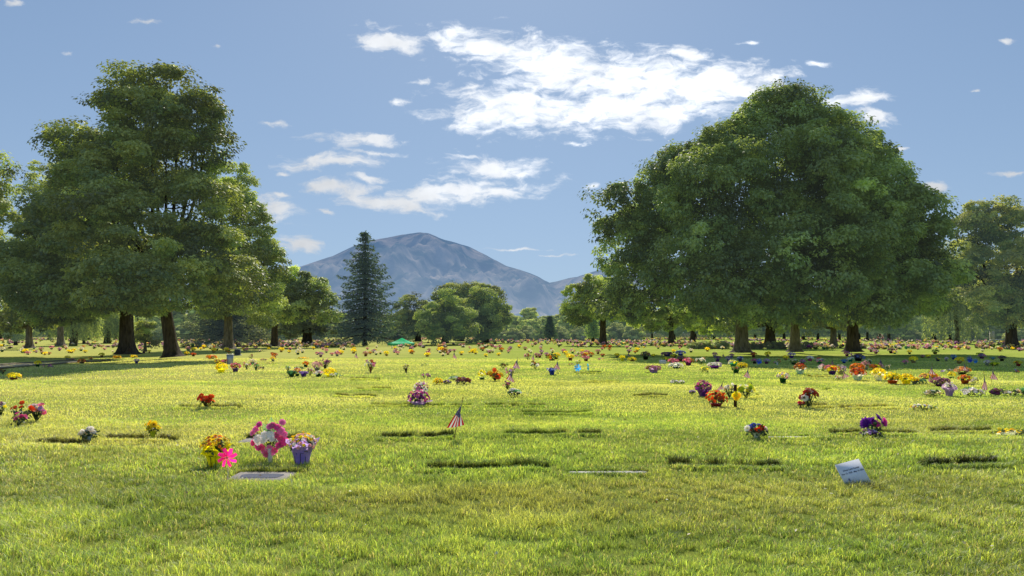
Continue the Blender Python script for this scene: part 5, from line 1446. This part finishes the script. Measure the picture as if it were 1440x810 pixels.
# the post with the yellow flower
x, d, z = gp(1034, 573); k = d / F
root = empty('memorial_post', (x, d, z)); tag(root, 'dark wooden post with a big yellow flower tied to it', 'post')
g = G(); box(g, (0, 0, 32 * k / 2 - 0.02), (3.6 * k, 3.0 * k, 32 * k + 0.04), lin((70, 48, 35)), bev=0.006); g.build('post', M_WOOD, root)
g = G(); p = np.array([[0, -0.05, 19 * k], [-3 * k, -0.05, 17 * k], [3 * k, -0.05, 17 * k], [0, -0.055, 14 * k]]); blossoms(g, p, np.array([[0, -1, 0.2]] * 4), ['yellow', 'gold'], 4.6 * k, FL_HI, 'gold', 0.05); g.build('blossoms', M_PETAL, root)


# other cemetery objects
x, d, z = gp(323.5, 512); k = d / F
root = empty('ribbed_bin', (x, d, z)); tag(root, 'pale grey ribbed bin standing right of the leaning trunk', 'bin')
g = G(); a = np.linspace(0, 2 * math.pi, 32, endpoint=False); H = 13.5 * k; r = 4.6 * k
rings = [np.stack([r * f_ * (1 + 0.05 * (np.arange(32) % 2)) * np.cos(a), r * f_ * (1 + 0.05 * (np.arange(32) % 2)) * np.sin(a), np.full(32, z_)], 1) for f_, z_ in ((0.86, 0), (0.93, H * 0.5), (1.0, H), (0.9, H), (0.8, 0.05))]
g.add(np.concatenate(rings), [(i * 32 + q, i * 32 + (q + 1) % 32, (i + 1) * 32 + (q + 1) % 32, (i + 1) * 32 + q) for i in range(4) for q in range(32)], lin((170, 175, 180))); g.build('body', M_METAL, root)
g = G(); tube(g, np.stack([r * 1.05 * np.cos(np.linspace(0, 6.283, 25)), r * 1.05 * np.sin(np.linspace(0, 6.283, 25)), np.full(25, H)], 1), [0.02] * 25, 5, lin((190, 190, 190))); g.build('rim', M_METAL, root)

x, d, z = gp(334, 500); k = d / F
root = empty('headstone', (x, d, z)); tag(root, 'dark upright headstone beyond the ribbed bin', 'headstone')
g = G(); box(g, (0, 0, 4.3 * k), (7.5 * k, 0.22, 8.6 * k), lin((60, 70, 95)), bev=0.03); g.build('stone', M_STONE, root)
g = G(); box(g, (0, 0, 0.4 * k), (9.5 * k, 0.42, 1.4 * k), lin((150, 150, 150)), bev=0.02); g.build('base', M_STONE, root)

x, d, z = gp(932, 514); k = d / F
root = empty('card_sign', (x, d, z)); tag(root, 'small blank white card sign at the edge of the right-hand shade', 'sign')
g = G(); box(g, (0, 0, 5 * k), (9.5 * k, 0.02, 5.5 * k), lin((205, 205, 200)), M=((1, 0, 0), (0, 0.94, 0.34), (0, -0.34, 0.94))); g.build('card', M_PLASTIC, root)
g = G(); [tube(g, [(s * 3 * k, 0.02, -0.05), (s * 3 * k, 0.02, 5 * k)], [0.01] * 2, 5, lin((120, 120, 120))) for s in (-1, 1)]; g.build('stand', M_METAL, root)

# wreath on an easel
x, d = (1237 - CX) / F * 118, 118.0
root = empty('wreath_stand', (x, d, 0)); tag(root, 'dark round wreath on an easel far back among the right-hand flowers', 'wreath'); k = d / F
g = G(); [tube(g, [(s * 0.5, q, -0.05), (0, 0, 1.35)], [0.02] * 2, 5, lin((60, 50, 40))) for s, q in ((-1, 0), (1, 0), (0, 0.7))]; g.build('easel', M_WOOD, root)
g = G(); a = rng.uniform(0, 6.283, 260); P = np.stack([0.36 * np.cos(a), -0.08 + rng.normal(0, 0.05, 260), 1.0 + 0.36 * np.sin(a)], 1) + rng.normal(0, 0.05, (260, 3))
place(g, LEAF, P, frames(rng.normal(size=(260, 3))), rng.uniform(0.10, 0.2, 260), np.array((0.02, 0.035, 0.015))); g.build('wreath', M_STEM, root)
g = G(); blossoms(g, P[:40] + [0, -0.06, 0], np.tile([0, -1, 0.1], (40, 1)), ['plum', 'pink', 'white'], 0.07, FL_LO); g.build('blossoms', M_PETAL, root)

# stone bench at far right
x, d = (1401 - CX) / F * 125, 125.0
root = empty('stone_bench', (x, d, 0)); tag(root, 'pale stone bench at the far edge of the lawn near the right edge', 'bench')
g = G(); box(g, (0, 0, 0.50), (1.9, 0.55, 0.12), lin((190, 188, 182)), bev=0.02); g.build('seat', M_STONE, root)
for s in (-1, 1):
    g = G(); box(g, (s * 0.65, 0, 0.215), (0.22, 0.45, 0.43), lin((175, 172, 166)), bev=0.01); g.build('leg', M_STONE, root)
x2 = (1395 - CX) / F * 128
root = empty('monument', (x2, 128, 0)); tag(root, 'pale stone monument pillar behind the stone bench', 'monument')
g = G(); box(g, (0, 0, 0.95), (0.62, 0.5, 1.9), lin((165, 160, 150)), bev=0.05); g.build('shaft', M_STONE, root)
g = G(); box(g, (0, 0, 0.11), (1.0, 0.8, 0.26), lin((165, 160, 150)), bev=0.03); g.build('base', M_STONE, root)

# far monuments among the flowers
for (px, d_, h_, w_, lb) in [(1275 - 35, 130, 0.9, 0.7, 'dark low stone near the wreath far back on the right'), (543, 150, 0.8, 0.9, 'grey stone seen beyond the spruce foot'), (820, 150, 1.0, 0.6, 'small white stone beyond the centre flowers')]:
    root = empty('headstone', ((px - CX) / F * d_, d_, 0)); tag(root, lb, 'headstone')
    g = G(); box(g, (0, 0, h_ / 2), (w_, 0.25, h_), lin((150, 150, 155)), bev=0.04); g.build('stone', M_STONE, root)
    g = G(); box(g, (0, 0, 0.06), (w_ * 1.3, 0.5, 0.16), lin((150, 150, 150)), bev=0.02); g.build('base', M_STONE, root)

# picket fence at the far side
root = empty('picket_fence', ((890 - CX) / F * 230, 230, 0)); tag(root, 'long pale picket fence at the far side behind the right-centre flowers', 'fence')
g = G(); x1 = (1000 - 890) / F * 230
for q in np.arange(-8, x1, 0.45): box(g, (q, 0, 0.75), (0.16, 0.04, 1.5), lin((190, 180, 165)))
g.build('pickets', M_WOOD, root)
g = G(); [box(g, ((x1 - 8) / 2, 0.06, zz), (x1 + 8, 0.05, 0.12), lin((175, 165, 150))) for zz in (0.45, 1.2)]; g.build('rail', M_WOOD, root)

# turquoise canopy down in the hollow
x, d = (565 - CX) / F * 99, 99.0; z = float(gz(x, d))
root = empty('canopy_tent', (x, d, z)); tag(root, 'turquoise pop-up canopy half hidden beyond the flowers below the spruce', 'canopy')
zt = CAMH + (HY - 475) / F * 99 - z; ze = CAMH + (HY - 482.5) / F * 99 - z; hw = 1.62
g = G(); cT = lin((60, 215, 170)); top = (0, 0, zt)
cor = [(-hw, -hw, ze), (hw, -hw, ze), (hw, hw, ze), (-hw, hw, ze)]
def lerp(a, b, t): return tuple(np.array(a) * (1 - t) + np.array(b) * t)
for q in range(4):
    A, B = np.array(cor[q]), np.array(cor[(q + 1) % 4]); V = []
    for i in range(6):
        for j in range(7):
            s = i / 5; p = (A * (1 - j / 6) + B * (j / 6)) * (1 - s) + np.array(top) * s; p = p - [0, 0, 0.10 * math.sin(math.pi * s) + 0.06 * math.sin(math.pi * j / 6) * (1 - s)]
            V.append(p)
    g.add(V, [(i * 7 + j, i * 7 + j + 1, (i + 1) * 7 + j + 1, (i + 1) * 7 + j) for i in range(5) for j in range(6)], cT)
g.build('roof', M_FOIL, root, smooth=True)
g = G()
for q in range(4):
    A, B = cor[q], cor[(q + 1) % 4]
    g.add([A, B, (B[0], B[1], B[2] - 0.28), (A[0], A[1], A[2] - 0.28)], [(0, 1, 2, 3)], lin((20, 140, 110)))
g.build('valance', M_FOIL, root)
for c in cor:
    g = G(); tube(g, [(c[0], c[1], 0), (c[0], c[1], ze)], [0.03] * 2, 6, lin((200, 200, 200))); g.build('leg', M_METAL, root)

# ---- the far rows of flowers: individuals from a few kinds, then the uncountable rest
FK = [('yellow', ['yellow', 'gold'], 'tan', 3.8), ('pink', ['pink', 'blush', 'mauve'], 'grey', 2.4), ('purple', ['lilac', 'violet', 'mauve'], 'plum', 1.5), ('white', ['white', 'cream'], 'dkgreen', 2.4),
      ('rusty orange', ['orange', 'rust', 'amber'], 'tan', 1.1), ('dark red', ['crimson', 'red'], 'brown', 0.9), ('dusty mauve', ['dusty', 'blush', 'mauve'], 'brown', 1.3), ('mixed bright', ['yellow', 'pink', 'violet', 'white'], 'jade', 1.2)]
pr_ = np.array([f[3] for f in FK]); pr_ = pr_ / pr_.sum()


def far_tmpl(f):
    name, cols, pot, _ = f
    r = potted(0, 0, 0.42, 0.36, cols, pot, 'x', loc=(0, 0, 0), lev='lo', potfrac=0.35)
    HOLES.pop()
    return r


far_protos = [far_tmpl(f) for f in FK]; first = [True] * len(FK)
ZN = [(-1e9, 250, 'beyond the drive and left-hand trunks'), (250, 470, 'between the leaning trunk and the spruce'), (470, 700, 'below the spruce and mid trees'), (700, 880, 'in the middle distance below the mountain'),
      (880, 1060, 'behind and left of the pale trunk'), (1060, 1210, 'beyond the right-hand trunks'), (1210, 1e9, 'far back on the right side')]
placed = []
def try_place(px, py):
    x, d, z = gp(px, py)
    if abs(x + 14.6) < 6 and abs(d - 99) < 7: return None
    for (a, b) in placed:
        if abs(a - x) < 0.75 and abs(b - d) < 0.9: return None
    placed.append((x, d)); return x, d, z


cnt = 0
bands = []
for k in range(4000):
    if cnt >= 300: break
    u = rng.random()
    if u < 0.22: px, py = rng.uniform(440, 720), rng.uniform(489, 502)
    elif u < 0.36: px, py = rng.uniform(-10, 240), rng.uniform(488, 500)
    elif u < 0.48: px, py = rng.uniform(250, 440), rng.uniform(486, 500)
    elif u < 0.66: px, py = rng.uniform(700, 900), rng.uniform(485, 503)
    elif u < 0.74: px, py = rng.uniform(880, 1060), rng.uniform(485, 503)
    elif u < 0.80: px, py = rng.uniform(1060, 1400), rng.uniform(497, 514)
    else: px, py = rng.uniform(1200, 1445), rng.uniform(482, 495)
    if 150 < px < 275 and py < 503 and (abs(px - 178) < 18 or abs(px - 242) < 18): continue
    if any(abs(px - q) < 22 for q in (1043, 1118, 1199)) and 490 < py < 500: continue
    t = try_place(px, py)
    if t is None: continue
    i = int(rng.choice(len(FK), p=pr_)); f = FK[i]
    o = far_protos[i] if first[i] else copy_tree(far_protos[i]); first[i] = False
    o.location = t; o.rotation_euler = (0, 0, rng.uniform(0, 6)); s = rng.uniform(0.62, 1.15); o.scale = (s, s, s * rng.uniform(0.75, 1.1))
    zn = [q[2] for q in ZN if q[0] <= px < q[1]][0]
    tag(o, 'small pot of %s flowers %s' % (f[0], zn), 'flower pot', 'small %s flower pots %s' % (f[0], zn))
    cnt += 1

g = G(); allP = []; allC = []; allS = []
npot = 0
for k in range(4300):
    px = rng.uniform(-30, 1470)
    u = rng.random()
    py = HY + 8.5 + 13 * u ** 1.7
    if px > 1060 or px < 240: py = HY + 8.5 + 15 * u ** 1.5
    if 500 < px < 560 and py > 482: continue
    x, d, z = gp(px, py)
    # the graves lie in rows
    d = round(d / 2.2) * 2.2 + rng.normal(0, 0.25)
    if rng.random() > 0.55 + 0.5 * math.sin(x * 0.11 + d * 0.05): continue
    if abs(x + 14.6) < 6 and abs(d - 99) < 7: continue
    i = int(rng.choice(len(FK), p=pr_)); c = np.array([pc(q) for q in FK[i][1]])
    m = 9; w = rng.uniform(0.16, 0.30); h = rng.uniform(0.22, 0.5)
    a = rng.uniform(0, 6.28, m); rr = w * np.sqrt(rng.random(m))
    P = np.stack([x + rr * np.cos(a), d + rr * np.sin(a), z + h * (1 - 0.5 * (rr / w) ** 2)], 1)
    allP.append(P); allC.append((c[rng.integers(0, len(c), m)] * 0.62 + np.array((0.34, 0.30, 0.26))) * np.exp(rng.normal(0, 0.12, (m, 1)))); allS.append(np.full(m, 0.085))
    q = 5; P = np.stack([x + rng.normal(0, w * 0.4, q), d + rng.normal(0, w * 0.4, q), z + rng.uniform(0.03, h * 0.7, q)], 1)
    allP.append(P); allC.append(np.tile(GREEN2 * 1.5 if rng.random() < 0.8 else pc(FK[i][2]), (q, 1))); allS.append(np.full(q, 0.15)); npot += 1
P = np.concatenate(allP); C = np.concatenate(allC); S = np.concatenate(allS)
place(g, FL_LO, P, frames(unit(rng.normal(size=P.shape) * 0.4 + [0, -0.3, 0.8])), S * rng.uniform(0.8, 1.3, len(S)), C, C * 0.8)
tag(g.build('distant_flowers', M_PETAL), 'dense speckle of countless flowers on the far rows of graves', 'flowers', kind='stuff')

# ------------------------------------------------------------------ leaf litter on the lawn
n = 1500; d = np.sqrt(rng.uniform(16, 400, n)); x = rng.uniform(-1, 1, n) * (0.72 * d + 1)
P = np.stack([x, d, gz(x, d) + rng.uniform(0.02, 0.055, n)], 1)
lc = np.array([lin((150, 120, 70)), lin((200, 190, 160)), lin((110, 80, 45)), lin((225, 225, 215))])[rng.integers(0, 4, n)]
g = G(); place(g, LEAF, P, frames(unit(rng.normal(size=(n, 3)) * 0.5 + [0, 0, 1])), rng.uniform(0.015, 0.045, n), lc)
tag(g.build('leaf_litter', M_STEM), 'dry clippings and small fallen leaves scattered in the near grass', 'litter', kind='stuff')

# ------------------------------------------------------------------ grass
def blades(n, d0, d1, dens_pow, hgt, wid, xs_=None):
    """n blades between two distances inside the seen wedge (with a margin)"""
    d = np.sqrt(rng.uniform(d0 ** 2, d1 ** 2, n))
    x = rng.uniform(-1, 1, n) * (0.72 * d + 1.6)
    return x, d


GP = []
for (n, d0, d1, hg, wd) in [(340000, 4.0, 8.5, 0.072, 0.0040), (260000, 8.5, 14.5, 0.064, 0.0066), (210000, 14.5, 26, 0.056, 0.011), (150000, 26, 48, 0.055, 0.022)]:
    x, d = blades(n, d0, d1, 1, hg, wd)
    GP.append(np.stack([x, d, np.full(n, hg), np.full(n, wd), np.zeros(n)], 1))
# taller rims round the sunken stones; back blades get shade painted in
for (cx, cy, hw, hd, ex, rg) in MARKERS:
    if cy > 30: continue
    dens = 1500 if cy < 16 else 700
    thin = ex and hd < 0.12
    strength = rng.uniform(0.55, 1.0) * (1 if cy < 13 else 0.6)
    for side, hh in (('back', 0.105 if not (ex and hd < 0.12) else 0.06), ('front', 0.042 if (ex and cy < 9.2) else 0.064)):
        m = int(2 * hw * dens)
        x = rng.uniform(cx - hw - 0.03, cx + hw + 0.03, m)
        yy_ = cy + hd + np.abs(rng.normal(0, 0.05, m)) + 0.03 * np.sin(x * 17 + cx) - 0.02 if side == 'back' else cy - hd - np.abs(rng.normal(0, 0.05, m))
        GP.append(np.stack([x, yy_, hh * (0.6 + 0.8 * fbm(x * 5 + 60, x * 0 + cy * 3 + 60, 201, 2)), np.full(m, 0.0052 * max(1, cy / 9)), np.full(m, (0.6 + 0.4 * strength * (0.25 if thin else 1)) if side == 'back' else 0.5)], 1))
# taller tufts at the plaque and pots
px_, pd_, _ = gp(1210, 688)
m = 420; GP.append(np.stack([px_ + rng.uniform(-0.17, 0.22, m), pd_ + rng.normal(-0.03, 0.05, m), rng.uniform(0.05, 0.12, m), np.full(m, 0.005), np.full(m, 0.9)], 1))
B = np.concatenate(GP)
x, y, hg, wd, dk = B.T
keep = np.ones(len(x), bool)
for (cx, cy, hw, hd, ex, rg) in MARKERS:
    over = 0 if ex else (fbm(x * 3.1 + 60, y * 3 + 60, 211, 2) - 0.5) * 0.20
    endf = 0 if ex else 0.10 * np.clip((np.abs(x - cx) - hw * 0.55) / (hw * 0.45), 0, 1)
    keep &= ~((np.abs(x - cx) < hw - 0.01 + 0.01 * np.sin(y * 40)) & (np.abs(y - cy) < hd - 0.01 + over - endf) & (rng.random(len(x)) < (0.995 if ex else 0.975)))
for (hx, hy_, hr) in HOLES:
    if hy_ < 48: keep &= ((x - hx) ** 2 + (y - hy_) ** 2 > (hr * 0.8) ** 2)
x, y, hg, wd, dk = [q[keep] for q in (x, y, hg, wd, dk)]
n = len(x)
n1 = fbm(x * 0.55 + 60, y * 0.9 + 60, 101, 4); n2 = fbm(x * 2.3 + 60, y * 2.3 + 60, 131, 3); n3 = fbm(x * 0.16 + 60, y * 0.4 + 60, 151, 3)
n4 = fbm(x * 8 + 60, y * 8 + 60, 171, 2)
gap = (y < 12) & (dk == 0) & (n4 + 0.35 * (n2 - 0.5) < 0.41) & (rng.random(n) < 0.8)
x, y, hg, wd, dk, n1, n2, n3, n4 = [q[~gap] for q in (x, y, hg, wd, dk, n1, n2, n3, n4)]; n = len(x)
fat = (rng.random(n) < 0.2) & (y < 12); wd = np.where(fat, wd * 1.5, wd); hg = np.where(fat, hg * 1.2, hg)
hg = hg * np.where(dk > 0, 1, 1 - 0.3 * np.clip((y - 9) / 8, 0, 1))
hv = hg * (0.55 + 1.0 * np.clip((n1 - 0.35) * 2.2, 0, 1) * 0.55 + 0.6 * (n2 - 0.3) + 0.9 * (n4 - 0.45)) * rng.uniform(0.55, 1.25, n)
hv = np.maximum(hv, 0.018)
hv = np.where(dk > 0, hg * rng.uniform(0.6, 1.15, n), hv)
th = rng.uniform(0, 2 * math.pi, n)
lean = rng.uniform(0.2, 1.15, n) * hv
lx, ly = lean * np.cos(th), lean * np.sin(th)
ph = th + math.pi / 2 + rng.normal(0, 0.5, n)
wx, wy = np.cos(ph) * wd * rng.uniform(0.6, 1.3, n) / 2, np.sin(ph) * wd / 2
z = gz(x, y)
V = np.empty((n, 5, 3))
V[:, 0] = np.stack([x - wx, y - wy, z - 0.004], 1); V[:, 1] = np.stack([x + wx, y + wy, z - 0.004], 1)
mx_, my_, mz_ = x + lx * 0.35, y + ly * 0.35, z + hv * 0.60
V[:, 2] = np.stack([mx_ + wx * 0.85, my_ + wy * 0.85, mz_], 1); V[:, 3] = np.stack([mx_ - wx * 0.85, my_ - wy * 0.85, mz_], 1)
V[:, 4] = np.stack([x + lx, y + ly, z + hv * rng.uniform(0.75, 1.0, n)], 1)
ca, cb_, cy_, cd = np.array((0.29, 0.41, 0.105)), np.array((0.60, 0.69, 0.19)), np.array((0.74, 0.70, 0.29)), np.array((0.76, 0.66, 0.44))
m1 = np.clip((n2 - 0.30) * 1.6 + rng.normal(0, 0.22, n), 0, 1)[:, None]
base = ca * (1 - m1) + cb_ * m1
m2 = np.clip((n3 - 0.47) * 3.6 + rng.normal(0, 0.2, n) - 0.02 + 0.40 * np.clip((y - 8) / 8, 0, 1) + 0.25 * np.clip(-(x + 2) / 5, 0, 1), 0, 1)[:, None]
m2 = m2 * (0.45 + 0.3 * np.clip((y - 6) / 4, 0, 1))[:, None]
base = base * (1 - m2) + cy_ * m2
left = np.clip((-(x + 1.5)) / 6.0, 0, 1)      # the left lawn is drier
dry = rng.random(n) < (0.05 + 0.20 * np.clip((n1 - 0.40) * -2.5 + 0.35, 0, 1) + 0.14 * left)
base *= (0.80 + 0.55 * np.clip((fbm(x * 0.45 + 90, y * 1.1 + 90, 231, 4) - 0.30) * 2.2, 0, 1))[:, None]
base[dry] = cd * rng.uniform(0.6, 1.15, (dry.sum(), 1))
base *= np.exp(rng.normal(0, np.clip(0.34 - y * 0.012, 0.12, 0.34), n))[:, None]
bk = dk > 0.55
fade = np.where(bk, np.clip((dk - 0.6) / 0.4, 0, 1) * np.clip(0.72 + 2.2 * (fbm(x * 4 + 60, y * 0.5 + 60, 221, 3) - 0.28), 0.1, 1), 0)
base *= (1 - 0.85 * fade)[:, None]  # paints the shade of the marker's far edge into its rim blades; darkens plaque tufts too
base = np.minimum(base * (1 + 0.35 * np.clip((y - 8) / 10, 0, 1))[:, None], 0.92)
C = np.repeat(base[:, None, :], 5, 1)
C[:, 0:2] *= (0.45 + 0.35 * np.clip((y - 7) / 8, 0, 1))[:, None, None]; C[:, 4] *= 1.15  # self-shade painted into the blade roots, tips a little lighter
g = G()
g.add(V.reshape(-1, 3), np.zeros((0, 4), int), C.reshape(-1, 3))
i0 = np.arange(n) * 5
g.l[-1] = np.stack([i0, i0 + 1, i0 + 2, i0 + 3], 1).ravel(); g.n[-1] = np.full(n, 4)
g.l.append(np.stack([i0 + 3, i0 + 2, i0 + 4], 1).ravel()); g.n.append(np.full(n, 3))
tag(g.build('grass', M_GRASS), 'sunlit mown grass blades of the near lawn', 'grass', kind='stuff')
print('blades', n, 'distant pots', npot, 'individual pots', cnt)
